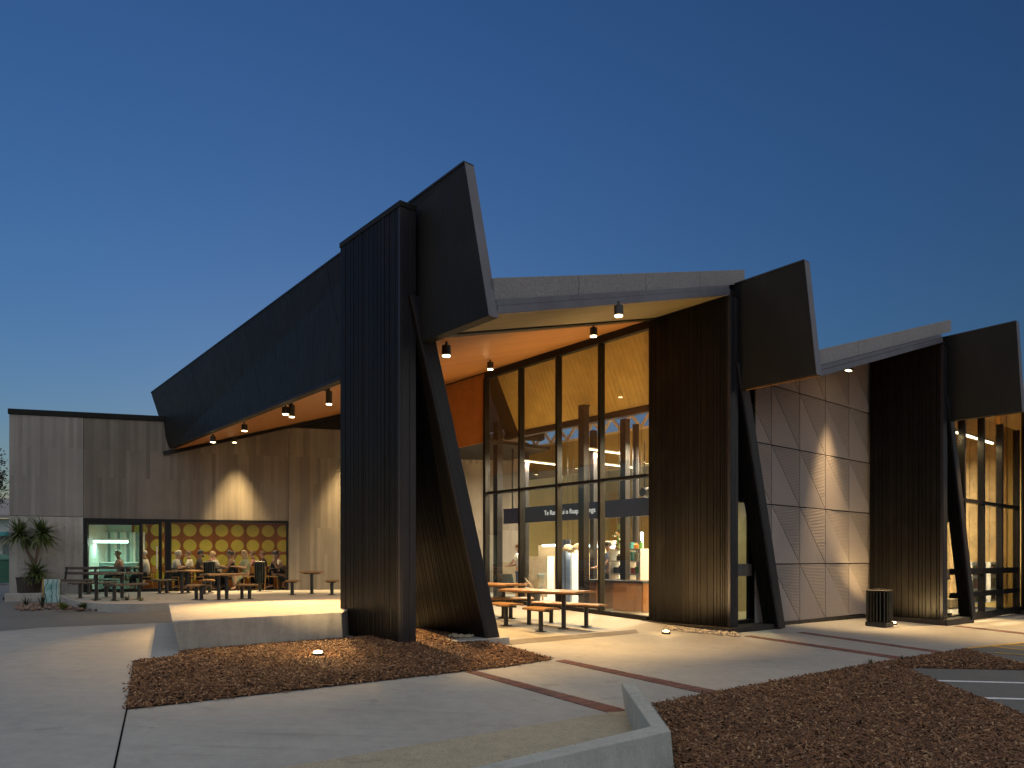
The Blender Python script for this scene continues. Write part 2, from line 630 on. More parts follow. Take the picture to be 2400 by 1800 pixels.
def tag(o, label=None, cat=None, group=None, kind=None):
    if label: o['label'] = label
    if cat: o['category'] = cat
    if group: o['group'] = group
    if kind: o['kind'] = kind
    return o

def empty(name, loc=(0, 0, 0), rz=0.0, label=None, cat=None, group=None):
    o = bpy.data.objects.new(name, None)
    o.empty_display_size = 0.2
    COL.objects.link(o)
    o.location = loc
    o.rotation_euler = (0, 0, rz)
    return tag(o, label, cat, group)

def copy_tree(o, loc, rz, label=None, parent=None):
    c = o.copy()
    COL.objects.link(c)
    c.parent = parent
    if parent is None:
        c.location = loc
        c.rotation_euler = (0, 0, rz)
    if label:
        c['label'] = label
    for ch in list(o.children):
        copy_tree(ch, None, None, None, c)
    return c

def lamp(kind, name, loc, energy, color=(1, 0.68, 0.34), parent=None, size=0.1, spot=None, blend=0.5, target=None, sx=None, sy=None, ang=0.0, xaxis=None):
    l = bpy.data.lights.new(name, kind)
    l.energy = energy
    l.color = color
    if kind == 'SPOT':
        l.spot_size = R(spot)
        l.spot_blend = blend
        l.shadow_soft_size = size
    elif kind == 'AREA':
        l.shape = 'RECTANGLE'
        l.size = sx or size
        l.size_y = sy or size
    else:
        l.shadow_soft_size = size
    o = bpy.data.objects.new(name, l)
    COL.objects.link(o)
    loc = Vector(loc)
    tgt = Vector(target) if target is not None else loc + Vector((0, 0, -1))
    d = (tgt - loc).normalized()
    if abs(d.z) > 0.999:
        base = Matrix.Rotation(ang, 4, 'Z') @ (Matrix.Rotation(math.pi, 4, 'X') if d.z > 0 else Matrix.Identity(4))
    else:
        base = d.to_track_quat('-Z', 'Y').to_matrix().to_4x4()
    if xaxis is not None:
        zx = -d
        xx = Vector(xaxis).normalized()
        yx = zx.cross(xx).normalized()
        xx = yx.cross(zx).normalized()
        base = Matrix((xx, yx, zx)).transposed().to_4x4()
    M = Matrix.Translation(loc) @ base
    if parent is not None:
        o.parent = parent
        M = (Matrix.Translation(parent.location) @ Matrix.Rotation(parent.rotation_euler.z, 4, 'Z')).inverted() @ M
    o.matrix_basis = M
    return o

# sheet lying on the sloping ground
def sheet(name, poly, off, mat, step=0.5, zf=None, parent=None, jitter=0.0):
    bm = bmesh.new()
    vs = [bm.verts.new((p[0], p[1], 0)) for p in poly]
    es = [bm.edges.new((vs[i], vs[(i + 1) % len(vs)])) for i in range(len(vs))]
    bmesh.ops.triangle_fill(bm, edges=es, use_beauty=True, use_dissolve=False)
    xs = [p[0] for p in poly]
    ys = [p[1] for p in poly]
    for lo, hi, n in ((min(xs), max(xs), (1, 0, 0)), (min(ys), max(ys), (0, 1, 0))):
        c = math.floor(lo / step) * step + step
        while c < hi:
            bmesh.ops.bisect_plane(bm, geom=list(bm.verts) + list(bm.edges) + list(bm.faces),
                                   plane_co=(c * n[0], c * n[1], 0), plane_no=n)
            c += step
    f = zf or G
    for v in bm.verts:
        v.co.z = f(v.co.x, v.co.y) + off
    bmesh.ops.recalc_face_normals(bm, faces=bm.faces)
    if sum(fc.normal.z for fc in bm.faces) < 0:
        bmesh.ops.reverse_faces(bm, faces=bm.faces)
    me = bpy.data.meshes.new(name)
    bm.to_mesh(me)
    bm.free()
    me.materials.append(MATS[mat])
    o = bpy.data.objects.new(name, me)
    COL.objects.link(o)
    if parent is not None:
        o.parent = parent
        o.location = -world_loc(parent)
    return o

def pxg(lst):
    return [on_g(u, v).xy for u, v in lst]

def inside(poly, X, Y):
    ins = np.zeros(X.shape, bool)
    n = len(poly)
    for i in range(n):
        x0, y0 = poly[i]
        x1, y1 = poly[(i + 1) % n]
        if y0 == y1:
            continue
        c = ((y0 > Y) != (y1 > Y)) & (X < (x1 - x0) * (Y - y0) / (y1 - y0) + x0)
        ins ^= c
    return ins

# ================================================================== GROUND
def grid_ground():
    fine_x = list(np.arange(-26, 31, 1.0))
    fine_y = list(np.arange(-8, 46, 1.0))
    xs = [-900, -400, -200, -120, -80, -55, -40, -32] + fine_x + [36, 45, 60, 90, 140, 220, 400, 900]
    ys = [-400, -200, -100, -50, -25, -14] + fine_y + [52, 65, 85, 120, 180, 300, 600, 1200]
    vs = [(x, y, G(x, y) - 0.035) for y in ys for x in xs]
    nx = len(xs)
    fs = [(j * nx + i, j * nx + i + 1, (j + 1) * nx + i + 1, (j + 1) * nx + i)
          for j in range(len(ys) - 1) for i in range(nx - 1)]
    mb = MB().add(vs, fs)
    return tag(mb.build('ground', 'asphalt'), kind='structure')
grid_ground()

path_poly = pxg([(-1300, 2300), (-1500, 1560), (-700, 1512), (0, 1480), (100, 1471), (402, 1459)]) + \
    [Vector((-6.7, 14.4)), Vector((-7.4, 24.5)), Vector((-2, 27)), Vector((12, 31)), Vector((34, 34)), Vector((36, 21)), Vector((26, 16.0))] + \
    pxg([(2265, 1521), (2061, 1553), (1691, 1621), (1534, 1652), (1570, 1712), (1640, 2300)])
footpath = tag(sheet('footpath', path_poly, 0.0, 'paving', 1.0), kind='structure')

def strip(name, p, q, w0, w1, off, mat, parent=None):
    """narrow band lying on the paving between two ground points"""
    p, q = Vector(p), Vector(q)
    d = (q - p).normalized()
    s = Vector((d.y, -d.x))
    return sheet(name, [p + s * w0 / 2, q + s * w1 / 2, q - s * w1 / 2, p - s * w0 / 2], off, mat, 0.6, parent=parent)

# saw-cut joints in the paving
J = [((297, 1664), (268, 1800)), ((268, 1800), (160, 2290)), ((314, 1552), (297, 1664))]
for p, q in J:
    strip('joint', on_g(*p).xy, on_g(*q).xy, 0.014, 0.014, 0.004, 'groove_black', footpath)

# brick bands
def brick_band(p0, q0, p1, q1, n, mat_a, mat_b):
    """p0->q0 one edge, p1->q1 the other edge (photo pixels on the ground)"""
    P0, Q0, P1, Q1 = [on_g(*x) for x in (p0, q0, p1, q1)]
    sheet('mortar', [P0.xy, Q0.xy, Q1.xy, P1.xy], 0.003, 'groove_black', 0.8, parent=footpath)
    for i in range(n):
        t0, t1 = (i + 0.05) / n, (i + 0.95) / n
        c = [P0.lerp(Q0, t0), P0.lerp(Q0, t1), P1.lerp(Q1, t1), P1.lerp(Q1, t0)]
        h = 0.006 + random.random() * 0.003
        pts = [Vector((x.x, x.y, G(x.x, x.y) + 0.0)) for x in c]
        MB().prism(pts, (0, 0, h)).build('brick', random.choice([mat_a, mat_a, mat_b]), footpath)

brick_band((1089, 1575), (1426, 1671), (1118, 1573.5), (1470, 1665), 34, 'brick_red', 'brick_dark')
brick_band((1301, 1549.5), (1646, 1625.5), (1324, 1547), (1688, 1621.5), 38, 'brick_red', 'brick_dark')
brick_band((1744, 1491.5), (2102, 1545), (1760, 1490), (2122, 1541.5), 44, 'brick_red', 'brick_dark')
brick_band((1868, 1483), (2196, 1530), (1880, 1481.5), (2208, 1527), 46, 'brick_red', 'brick_dark')
brick_band((2235, 1468), (2420, 1489), (2246, 1466.5), (2440, 1487.5), 30, 'brick_dark', 'brick_red')
# grey paver threshold of the porch
sheet('threshold_band', pxg([(1148, 1516), (1498, 1484), (1490, 1476), (1163, 1503)]), 0.005, 'paver_grey', 0.6, parent=footpath)

# tan exposed-aggregate path
tan = tag(sheet('aggregate_path', pxg([(1426, 1671), (1469, 1667), (1533, 1708), (1100, 1805), (600, 1918), (0, 2060), (0, 1914), (683, 1797)]),
                0.006, 'aggregate', 0.8), kind='structure')

# parking bay and painted lines
bay = tag(sheet('parking_bay', pxg([(2114, 1564), (2400, 1570), (2900, 1580), (3400, 1800), (3000, 1900), (2400, 1677)]), 0.004, 'bay_asphalt', 1.0), kind='structure')
strip('white_marking', on_g(2198, 1597).xy, on_g(2700, 1610).xy, 0.09, 0.09, 0.010, 'white_line', bay)
strip('white_marking', on_g(2311, 1638).xy, on_g(2800, 1650).xy, 0.09, 0.09, 0.010, 'white_line', bay)
hatch = tag(sheet('hatched_bay', pxg([(2267, 1521), (2420, 1505), (2800, 1490), (2900, 1560), (2400, 1555)]), 0.004, 'bay_asphalt', 1.0), kind='structure')
for p, q in (((2262, 1521), (2440, 1503)), ((2262, 1522), (2420, 1561)), ((2320, 1515), (2440, 1530)), ((2330, 1531), (2460, 1540)), ((2352, 1511.5), (2460, 1520))):
    strip('yellow_marking', on_g(*p).xy, on_g(*q).xy, 0.09, 0.09, 0.011, 'yellow_line', hatch)

# ------------------------------------------------------------------ bark mulch beds
mul1 = pxg([(314, 1552), (421, 1541), (424, 1528), (800, 1500), (980, 1477), (1100, 1488), (1186, 1516), (1294, 1546), (1200, 1561.5), (298, 1664)])
mul2 = pxg([(1534, 1653), (1691, 1622), (2061, 1554), (2265, 1522), (2400, 1557), (2520, 1588), (2900, 1700)]) 
mul2 = pxg([(1534, 1653), (1691, 1622), (2061, 1554), (2265, 1522), (2330, 1540), (2430, 1566), (2420, 1572), (2114, 1566), (2400, 1678), (2700, 1800), (2900, 2150), (1640, 2150), (1572, 1714)])

def mound(poly):
    P = [Vector(p) for p in poly]
    def f(x, y):
        q = Vector((x, y))
        dmin = 9.0
        for i in range(len(P)):
            a, b = P[i], P[(i + 1) % len(P)]
            e = b - a
            tt = max(0, min(1, (q - a).dot(e) / max(e.length_squared, 1e-9)))
            dmin = min(dmin, (q - a - e * tt).length)
        n = math.sin(x * 2.3 + 1) * math.cos(y * 1.9) * 0.5 + math.sin(x * 5.1 + y * 4.3) * 0.25
        return G(x, y) + 0.055 * min(1, dmin / 0.35) + 0.018 * n * min(1, dmin / 0.4)
    return f

def mulch(name, poly, label, dens, cull):
    f = mound(poly)
    bed = sheet(name, poly, 0.006, 'mulch_bed', 0.22, zf=f)
    tag(bed, kind='structure')
    xs = [p[0] for p in poly]
    ys = [p[1] for p in poly]
    area = (max(xs) - min(xs)) * (max(ys) - min(ys))
    n = int(area * dens)
    X = rng.uniform(min(xs), max(xs), n)
    Y = rng.uniform(min(ys), max(ys), n)
    ok = inside([tuple(p) for p in poly], X, Y)
    u = 1200 + FPX * X / np.maximum(Y, 0.5)
    v = HZ + FPX * 1.5 / np.maximum(Y, 0.5)
    ok &= (u > -150) & (u < 2560) & (v < 2050)
    ok &= rng.uniform(0, 1, n) < np.clip(cull / np.maximum(Y, 1.0), 0.25, 1.0)
    X, Y = X[ok], Y[ok]
    Z = np.array([f(x, y) for x, y in zip(X, Y)]) + 0.006
    ex, ey = [], []
    for i in range(len(poly)):
        a_, b_ = Vector(poly[i]), Vector(poly[(i + 1) % len(poly)])
        for _ in range(int((b_ - a_).length * 14)):
            q_ = a_.lerp(b_, rng.uniform(0, 1))
            ex.append(q_.x + rng.normal(0, 0.035)); ey.append(q_.y + rng.normal(0, 0.035))
    X = np.concatenate([X, ex]); Y = np.concatenate([Y, ey])
    Z = np.concatenate([Z, [G(x, y) + 0.004 for x, y in zip(ex, ey)]])
    n = len(X)
    L = rng.uniform(0.025, 0.085, n) * np.where(rng.uniform(0, 1, n) > 0.985, 2.2, 1)
    Wd = rng.uniform(0.008, 0.024, n)
    H = rng.uniform(0.003, 0.008, n)
    yaw = rng.uniform(0, 2 * np.pi, n)
    pit = rng.normal(0, 0.38, n)
    rol = rng.normal(0, 0.45, n)
    base = np.array([(-1, -1, -1), (1, -0.7, -1), (1, 0.7, -1), (-1, 1, -1), (-0.9, -0.8, 1), (0.8, -0.6, 1), (0.9, 0.5, 1), (-0.8, 0.9, 1)], float) * 0.5
    V = base[None] * np.stack([L, Wd, H], 1)[:, None, :]
    cr, sr = np.cos(rol)[:, None], np.sin(rol)[:, None]
    y2 = V[..., 1] * cr - V[..., 2] * sr
    z2 = V[..., 1] * sr + V[..., 2] * cr
    cp, sp = np.cos(pit)[:, None], np.sin(pit)[:, None]
    x3 = V[..., 0] * cp + z2 * sp
    z3 = -V[..., 0] * sp + z2 * cp
    cy, sy = np.cos(yaw)[:, None], np.sin(yaw)[:, None]
    x4 = x3 * cy - y2 * sy + X[:, None]
    y4 = x3 * sy + y2 * cy + Y[:, None]
    z4 = z3 + Z[:, None] + 0.004 + rng.uniform(0, 0.012, n)[:, None]
    co = np.stack([x4, y4, z4], -1).reshape(-1, 3)
    fb = np.array([(4, 5, 6, 7), (0, 1, 5, 4), (1, 2, 6, 5), (2, 3, 7, 6), (3, 0, 4, 7)])
    F = (fb[None] + (np.arange(n) * 8)[:, None, None]).reshape(-1, 4)
    me = bpy.data.meshes.new('bark_chips')
    me.vertices.add(len(co))
    me.vertices.foreach_set('co', co.ravel())
    me.loops.add(F.size)
    me.loops.foreach_set('vertex_index', F.ravel())
    me.polygons.add(len(F))
    me.polygons.foreach_set('loop_start', np.arange(len(F)) * 4)
    me.polygons.foreach_set('loop_total', np.full(len(F), 4))
    me.update(calc_edges=True)
    me.materials.append(MATS['bark_chip'])
    o = bpy.data.objects.new('bark_chips', me)
    COL.objects.link(o)
    return tag(o, label, 'mulch', kind='stuff')

mulch('mulch_ground', mul1, 'brown bark chips in the bed under the black fin', 1900, 11.5)
mulch('mulch_ground', mul2, 'brown bark chips in the bed beside the parking bay', 2600, 6.0)

# ================================================================== BUILDING
build = empty('library_building', AB(0, 0, 0), label='sawtooth library building with black metal fins, timber soffits and concrete wing', cat='building')

aT2, bT2 = ab(T2)
aT3, bT3 = ab(T3)
aT4, bT4 = ab(T4)

def tower(a0, b0, width, thick, zt, zb0, zb1, seed, cap=True):
    """upright fin : clad face looks along -DA ; narrow edge looks along -DB"""
    rnd = random.Random(seed)
    core = MB()
    core.prism([AB(a0 + 0.03, b0 + 0.012, zb0), AB(a0 + thick - 0.02, b0 + 0.012, zb0), AB(a0 + thick - 0.02, b0 + width, zb1), AB(a0 + 0.03, b0 + width, zb1)],
               (0, 0, 0))
    core = MB()
    lo = [AB(a0 + 0.03, b0 + 0.012, zb0), AB(a0 + thick - 0.02, b0 + 0.012, zb0), AB(a0 + thick - 0.02, b0 + width, zb1), AB(a0 + 0.03, b0 + width, zb1)]
    hi = [Vector((p.x, p.y, zt - 0.06)) for p in lo]
    core.add(lo + hi, [(0, 1, 2, 3), (7, 6, 5, 4)] + [(i, (i + 1) % 4, (i + 1) % 4 + 4, i + 4) for i in range(4)])
    t = core.build('tower_fin', 'groove_black', build)
    # boards of uneven width
    b = b0 + 0.075
    end = b0 + width
    ws = []
    while b < end - 0.03:
        w = rnd.choice([0.055, 0.07, 0.085, 0.11, 0.13, 0.16])
        w = min(w, end - b)
        if end - (b + w) < 0.04:
            w = end - b
        ws.append((b, w))
        b += w
    for b, w in ws:
        f = (b + w / 2 - b0) / width
        zb = zb0 * (1 - f) + zb1 * f - 0.01
        dep = rnd.choice([0.0, 0.0, 0.004])
        MB().abox(a0 + dep, a0 + 0.03, b + 0.006, b + w - 0.006, zb, zt - 0.09).build('cladding_board', 'black_cladding', t, bevel=0.002)
    # corner board and edge trims
    MB().abox(a0 - 0.002, a0 + 0.0285, b0, b0 + 0.069, zb0 - 0.012, zt - 0.09).build('corner_trim', 'edge_trim', t, bevel=0.003)
    MB().abox(a0 + 0.0305, a0 + thick * 0.58, b0 - 0.004, b0 + 0.011, zb0 - 0.012, zt - 0.09).build('edge_panel', 'edge_trim', t, bevel=0.003)
    MB().abox(a0 + thick * 0.58 + 0.008, a0 + thick, b0 - 0.002, b0 + 0.011, zb0 - 0.012, zt - 0.09).build('edge_panel', 'edge_trim', t, bevel=0.003)
    MB().abox(a0 - 0.012, a0 + thick + 0.01, b0 - 0.014, b0 + width + 0.012, zt - 0.085, zt).build('cap_flashing', 'black_fascia', t, bevel=0.004)
    return t

def leg(a0, b0, zg, zf, lean, bt, bb, width, ztop, seed, thick=0.27, wtop=None):
    """leaning fin that braces each tower : its face is tilted, foot further in"""
    rnd = random.Random(seed)
    def pt(z, b, off):
        f = (zf - z) / (zf - zg)
        wz = (wtop or width) + (width - (wtop or width)) * f
        return AB(a0 + lean * f + off, b0 + (b * wz / width if b > 0.05 else b) + bt + (bb - bt) * f, z)
    core = MB()
    q = [pt(zg, 0.012, 0.03), pt(zg, width, 0.03), pt(ztop, width, 0.03), pt(ztop, 0.012, 0.03)]
    core.prism(q, DA * (thick - 0.035))
    t = core.build('leaning_fin', 'groove_black', build)
    b = 0.05
    while b < width - 0.02:
        w = rnd.choice([0.06, 0.08, 0.10, 0.12, 0.15])
        if width - (b + w) < 0.05:
            w = width - b
        qq = [pt(zg, b + 0.006, 0), pt(zg, b + w - 0.006, 0), pt(ztop, b + w - 0.006, 0), pt(ztop, b + 0.006, 0)]
        MB().prism(qq, DA * 0.03).build('cladding_board', 'black_cladding', t, bevel=0.002)
        b += w
    qq = [pt(zg - 0.005, 0, -0.004), pt(zg - 0.005, 0.044, -0.004), pt(ztop, 0.044, -0.004), pt(ztop, 0, -0.004)]
    MB().prism(qq, DA * 0.033).build('corner_trim', 'edge_trim', t, bevel=0.003)
    qq = [pt(zg - 0.005, -0.006, 0.03), pt(zg - 0.005, 0.011, 0.03), pt(ztop, 0.011, 0.03), pt(ztop, -0.006, 0.03)]
    MB().prism(qq, DA * (thick - 0.03)).build('edge_panel', 'edge_trim', t, bevel=0.003)
    return t

tw1 = tower(0, 0, 1.95, 0.28, 6.77, 0.02, 0.09, 1)
tw2 = tower(aT2, bT2, 2.1, 0.28, 6.78, -0.03, 0.0, 2)
tw3 = tower(aT3, bT3, 1.76, 0.28, 6.68, -0.12, -0.11, 3)
tw4 = tower(aT4, bT4, 1.76, 0.28, 6.60, -0.2, -0.2, 4)
leg(0.3, 0, 0.03, 4.66, 1.12, -0.13, -0.32, 2.5, 5.35, 11, wtop=1.75)
leg(aT2 + 0.3, bT2, -0.12, 4.80, 1.16, -0.08, -0.22, 0.36, 5.35, 12)
leg(aT3 + 0.3, bT3, -0.20, 4.75, 1.16, -0.06, -0.18, 0.30, 5.35, 13)

# fascia planks -------------------------------------------------------
def fascia(rt, rb, lt, lb, thick, mids=()):
    mb = MB().prism([rb] + list(mids) + [lb, lt, rt], DA * thick)
    f = mb.build('fascia', 'black_fascia', build)
    # smooth end plate and thin top flashing
    d = (rt - rb)
    e = DB * -0.004
    MB().prism([rb + e, rt + e, rt + e + DA * (thick + 0.004), rb + e + DA * (thick + 0.004)], -DB * 0.012).build('end_plate', 'gutter_metal', f, bevel=0.002)
    up = Vector((0, 0, 0.03))
    MB().prism([rt - DA * 0.012 + Vector((0, 0, 0.001)), lt - DA * 0.012 + Vector((0, 0, 0.001)), lt + DA * (thick + 0.01) + Vector((0, 0, 0.001)), rt + DA * (thick + 0.01) + Vector((0, 0, 0.001))], up).build('cap_flashing', 'edge_trim', f)
    n = max(1, int((lt - rt).length / 4.5))
    for i in range(1, n):
        p0, p1 = rb.lerp(lb, i / n), rt.lerp(lt, i / n)
        MB().prism([p0 - DA * 0.0015 - DB * 0.004, p0 - DA * 0.0015 + DB * 0.004, p1 - DA * 0.0015 + DB * 0.004, p1 - DA * 0.0015 - DB * 0.004], DA * 0.0008).build('panel_joint', 'groove_black', f)
    return f

F1rt = on_a(1088, 382, 0.30)
F1rb = on_a(1145, 740, 0.30)
fascia(F1rt, F1rb, at(354, 921, 24.3), at(396, 1050, 23.3), 0.16, [on_a(960, 812, 0.30), on_a(800, 888.5, 0.30)])
def fascia_std(u0, v0, u1, v1, a, bl):
    rt, rb = on_a(u0, v0, a), on_a(u1, v1, a)
    fascia(rt, rb, AB(a, bl, rt.z - 0.05), AB(a, bl, rb.z), 0.18)
    return rt, rb
F2rt, F2rb = fascia_std(1884.5, 611.4, 1913, 877, aT2 + 0.30, bT2 + 2.02)
F3rt, F3rb = fascia_std(2381, 754, 2395, 964, aT3 + 0.30, bT3 + 1.7)

# sloping roofs -------------------------------------------------------
def zroof(a, n):
    if n == 2:
        return 4.66 + (6.70 - 4.66) * (a - 0.30) / (aT2 - 0.30)
    if n == 3:
        return 4.76 + (6.66 - 4.76) * (a - aT2 - 0.30) / (aT3 - aT2 - 0.30)
    return 4.74 + (6.55 - 4.74) * (a - aT3 - 0.30) / (aT4 - aT3 - 0.30)

def roof_bay(n, E0, a_lo, a_hi, b_hi_corner, bback, beam0=None, beam1=None, a_far=None, step=None):
    """E0 = eave start (a,b); eave ends at (a_hi, b_hi_corner)"""
    a0, b0 = E0
    a_far = a_far or a_lo
    lowedge = lambda o: [top(a_far, bback, o), top(a_lo, b0, o)] if not step else [top(step[0], bback, o), top(step[0], step[1], o), top(a_lo, step[1], o), top(a_lo, b0, o)]
    top = lambda a, b, o: AB(a, b, zroof(a, n) + o)
    # structural deck
    deck = MB().prism([top(a_hi, b_hi_corner + 0.1, 0.03), top(a_hi, bback, 0.03)] + lowedge(0.03)[:-1] + [top(a_lo, b0 + 0.1, 0.03)], (0, 0, 0.17))
    rf = deck.build('roof_deck', 'roof_membrane', build)
    if beam0:
        m0, m1 = beam0, beam1
        w = 0.20
        MB().prism([top(a_lo, b0, 0), top(a_hi, b_hi_corner, 0), top(a_hi, m1, 0), top(a_lo, m0, 0)], (0, 0, 0.025)).build('eave_soffit', 'beige_soffit', rf)
        MB().prism([top(a_lo, m0, -0.03), top(a_hi, m1, -0.03), top(a_hi, m1 + w, -0.03), top(a_lo, m0 + w, -0.03)], (0, 0, 0.05)).build('soffit_beam', 'black_frame', rf)
        MB().prism([top(a_lo, m0 + w, 0), top(a_hi, m1 + w, 0), top(a_hi, bback, 0), top(a_far, bback, 0)], (0, 0, 0.025)).build('timber_soffit', 'timber_soffit', rf)
    else:
        MB().prism([top(a_hi, b_hi_corner, 0), top(a_hi, bback, 0)] + lowedge(0), (0, 0, 0.025)).build('soffit', 'timber_soffit', rf)
    # gutter in two steps
    P, Q = top(a0, b0, 0.0), top(a_hi, b_hi_corner, 0.0)
    d = (Q - P).normalized()
    nrm = Vector((-d.y, d.x, 0)).normalized()   # inward
    if nrm.dot(DB) < 0:
        nrm = -nrm
    def band(o, z0, z1, dep, name, mat, p, q, par):
        return MB().prism([p + nrm * o + Vector((0, 0, z0)), q + nrm * o + Vector((0, 0, z0)), q + nrm * (o + dep) + Vector((0, 0, z0)), p + nrm * (o + dep) + Vector((0, 0, z0))], (0, 0, z1 - z0)).build(name, mat, par, bevel=0.003)
    band(-0.02, -0.012, 0.098, 0.12, 'gutter', 'gutter_metal', P, Q, rf)
    band(0.004, 0.104, 0.19, 0.12, 'gutter_flashing', 'gutter_metal', P, Q, rf)
    # speckled upstand in sections
    Q2 = Q + d * 0.8
    nsec = 4
    for i in range(nsec):
        p = P.lerp(Q2, i / nsec) + d * 0.006
        q = P.lerp(Q2, (i + 1) / nsec) - d * 0.006
        band(0.05, 0.198, 0.50, 0.2, 'roof_upstand', 'roof_membrane', p, q, rf)
    return rf

a_e, b_e = ab(F1rb)
roof_bay(2, (0.46, b_e + 0.02), 0.42, aT2, bT2 + 0.02, 17.0, -0.62, 0.78, a_far=1.06)
a_e, b_e2 = ab(F2rb)
roof_bay(3, (aT2 + 0.48, b_e2 + 0.02), aT2 + 0.42, aT3, bT3 + 0.02, 14.5, step=(aT2 + 1.24, bT2 + 2.06))
a_e, b_e3 = ab(F3rb)
roof_bay(4, (aT3 + 0.48, b_e3 + 0.02), aT3 + 0.42, aT4, bT4 + 0.02, 12.5)

# plinths under fins 2 and 3 ------------------------------------------
def plinth(a0, a1, b0, b1, top):
    lo = [AB(a0, b0), AB(a1, b0), AB(a1, b1), AB(a0, b1)]
    lo = [Vector((p.x, p.y, G(p.x, p.y) - 0.05)) for p in lo]
    hi = [Vector((p.x, p.y, top)) for p in lo]
    return MB().add(lo + hi, [(0, 1, 2, 3), (7, 6, 5, 4)] + [(i, (i + 1) % 4, (i + 1) % 4 + 4, i + 4) for i in range(4)]).build('plinth', 'plinth_dark', build, bevel=0.008)
plinth(aT2 - 0.14, aT2 + 1.75, bT2 - 0.14, bT2 + 2.3, -0.035)
plinth(aT3 - 0.14, aT3 + 1.7, bT3 - 0.14, bT3 + 1.9, -0.13)
plinth(aT4 - 0.14, aT4 + 1.7, bT4 - 0.14, bT4 + 1.9, -0.21)

# ------------------------------------------------------------------ porch curtain wall
GA = aT2 + 0.06
us = [1141, 1220, 1307.5, 1407.5, 1523]
gb = [ab(on_a(u, 1200, GA))[1] for u in us]        # decreasing b
b_left, b_right = gb[0], gb[-1]
def gsill(b):
    p = AB(GA, b)
    return G(p.x, p.y) + 0.05
zh = zroof(GA, 2) - 0.02
cw = MB().abox(GA - 0.05, GA + 0.10, b_right - 0.1, b_left + 0.06, zh - 0.17, zh - 0.002).build('curtain_wall', 'black_frame', build)
for i, b in enumerate(gb[:-1]):
    MB().abox(GA - 0.06, GA + 0.12, b - (0.04 if i else 0.0), b + (0.04 if i else 0.11), gsill(b) - 0.06, zh - 0.165).build('mullion', 'black_frame', cw, bevel=0.004)
TZ = 3.235
for i in range(4):
    b1, b0 = gb[i] - 0.042, gb[i + 1] + 0.042
    MB().abox(GA - 0.045, GA + 0.09, b0, b1, TZ - 0.035, TZ + 0.035).build('transom', 'black_frame', cw, bevel=0.004)
    s0, s1 = gsill(b0), gsill(b1)
    MB().add([AB(GA - 0.055, b0, s0 - 0.14), AB(GA + 0.1, b0, s0 - 0.14), AB(GA + 0.1, b1, s1 - 0.14), AB(GA - 0.055, b1, s1 - 0.14),
              AB(GA - 0.055, b0, s0 + 0.05), AB(GA + 0.1, b0, s0 + 0.05), AB(GA + 0.1, b1, s1 + 0.05), AB(GA - 0.055, b1, s1 + 0.05)],
             [(0, 1, 2, 3), (7, 6, 5, 4), (0, 1, 5, 4), (1, 2, 6, 5), (2, 3, 7, 6), (3, 0, 4, 7)]).build('sill', 'black_frame', cw)
    MB().add([AB(GA + 0.015, b0, TZ + 0.037), AB(GA + 0.015, b1, TZ + 0.037), AB(GA + 0.015, b1, zh - 0.172), AB(GA + 0.015, b0, zh - 0.172)], [(0, 1, 2, 3)]).build('pane', 'glass_double', cw)
    MB().add([AB(GA + 0.015, b0, s0 + 0.052), AB(GA + 0.015, b1, s1 + 0.052), AB(GA + 0.015, b1, TZ - 0.037), AB(GA + 0.015, b0, TZ - 0.037)], [(0, 1, 2, 3)]).build('pane', 'glass_double', cw)
# timber bulkhead left of the glass, in the same plane
bk = MB().abox(GA + 0.03, GA + 0.10, b_left + 0.12, b_left + 4.6, 4.72, zh - 0.01).build('timber_bulkhead', 'groove_black', build)
b = b_left + 0.12
while b < b_left + 4.5:
    MB().abox(GA - 0.005, GA + 0.029, b + 0.003, b + 0.117, 4.70, zh - 0.01).build('lining_board', 'timber_orange', bk)
    b += 0.12
MB().prism([AB(GA + 0.11, b_left + 0.12, 4.74), AB(GA + 0.11, b_left + 4.6, 4.74), AB(GA + 3.2, b_left + 2.8, 4.74), AB(GA + 2.6, b_left + 0.12, 4.74)], (0, 0, 0.1)).build('dark_soffit', 'black_fascia', build)

MB().abox(aT2 + 0.002, GA + 0.13, b_right - 0.1, b_left + 4.7, zh + 0.004, zh + 0.24).build('head_closer', 'black_frame', build)

# leaning timber lining behind the glass
lin = MB().prism([AB(GA + 0.30, b_right - 0.9, zh - 0.02), AB(GA + 0.30, b_left + 0.5, zh - 0.02), AB(GA + 1.12, b_left + 0.5, 5.10), AB(GA + 1.12, b_right - 0.9, 5.10)], DA * 0.05).build('leaning_lining', 'groove_black', build)
b = b_right - 0.85
while b < b_left - 0.1:
    MB().prism([AB(GA + 0.268, b + 0.004, zh - 0.02), AB(GA + 0.268, b + 0.141, zh - 0.02), AB(GA + 1.085, b + 0.141, 5.12), AB(GA + 1.085, b + 0.004, 5.12)], DA * 0.03).build('lining_board', 'timber_lining', lin)
    b += 0.145
MB().abox(GA + 1.06, GA + 1.24, b_right - 0.9, b_left + 0.5, 4.95, 5.09).build('edge_beam', 'steel_dark', build)

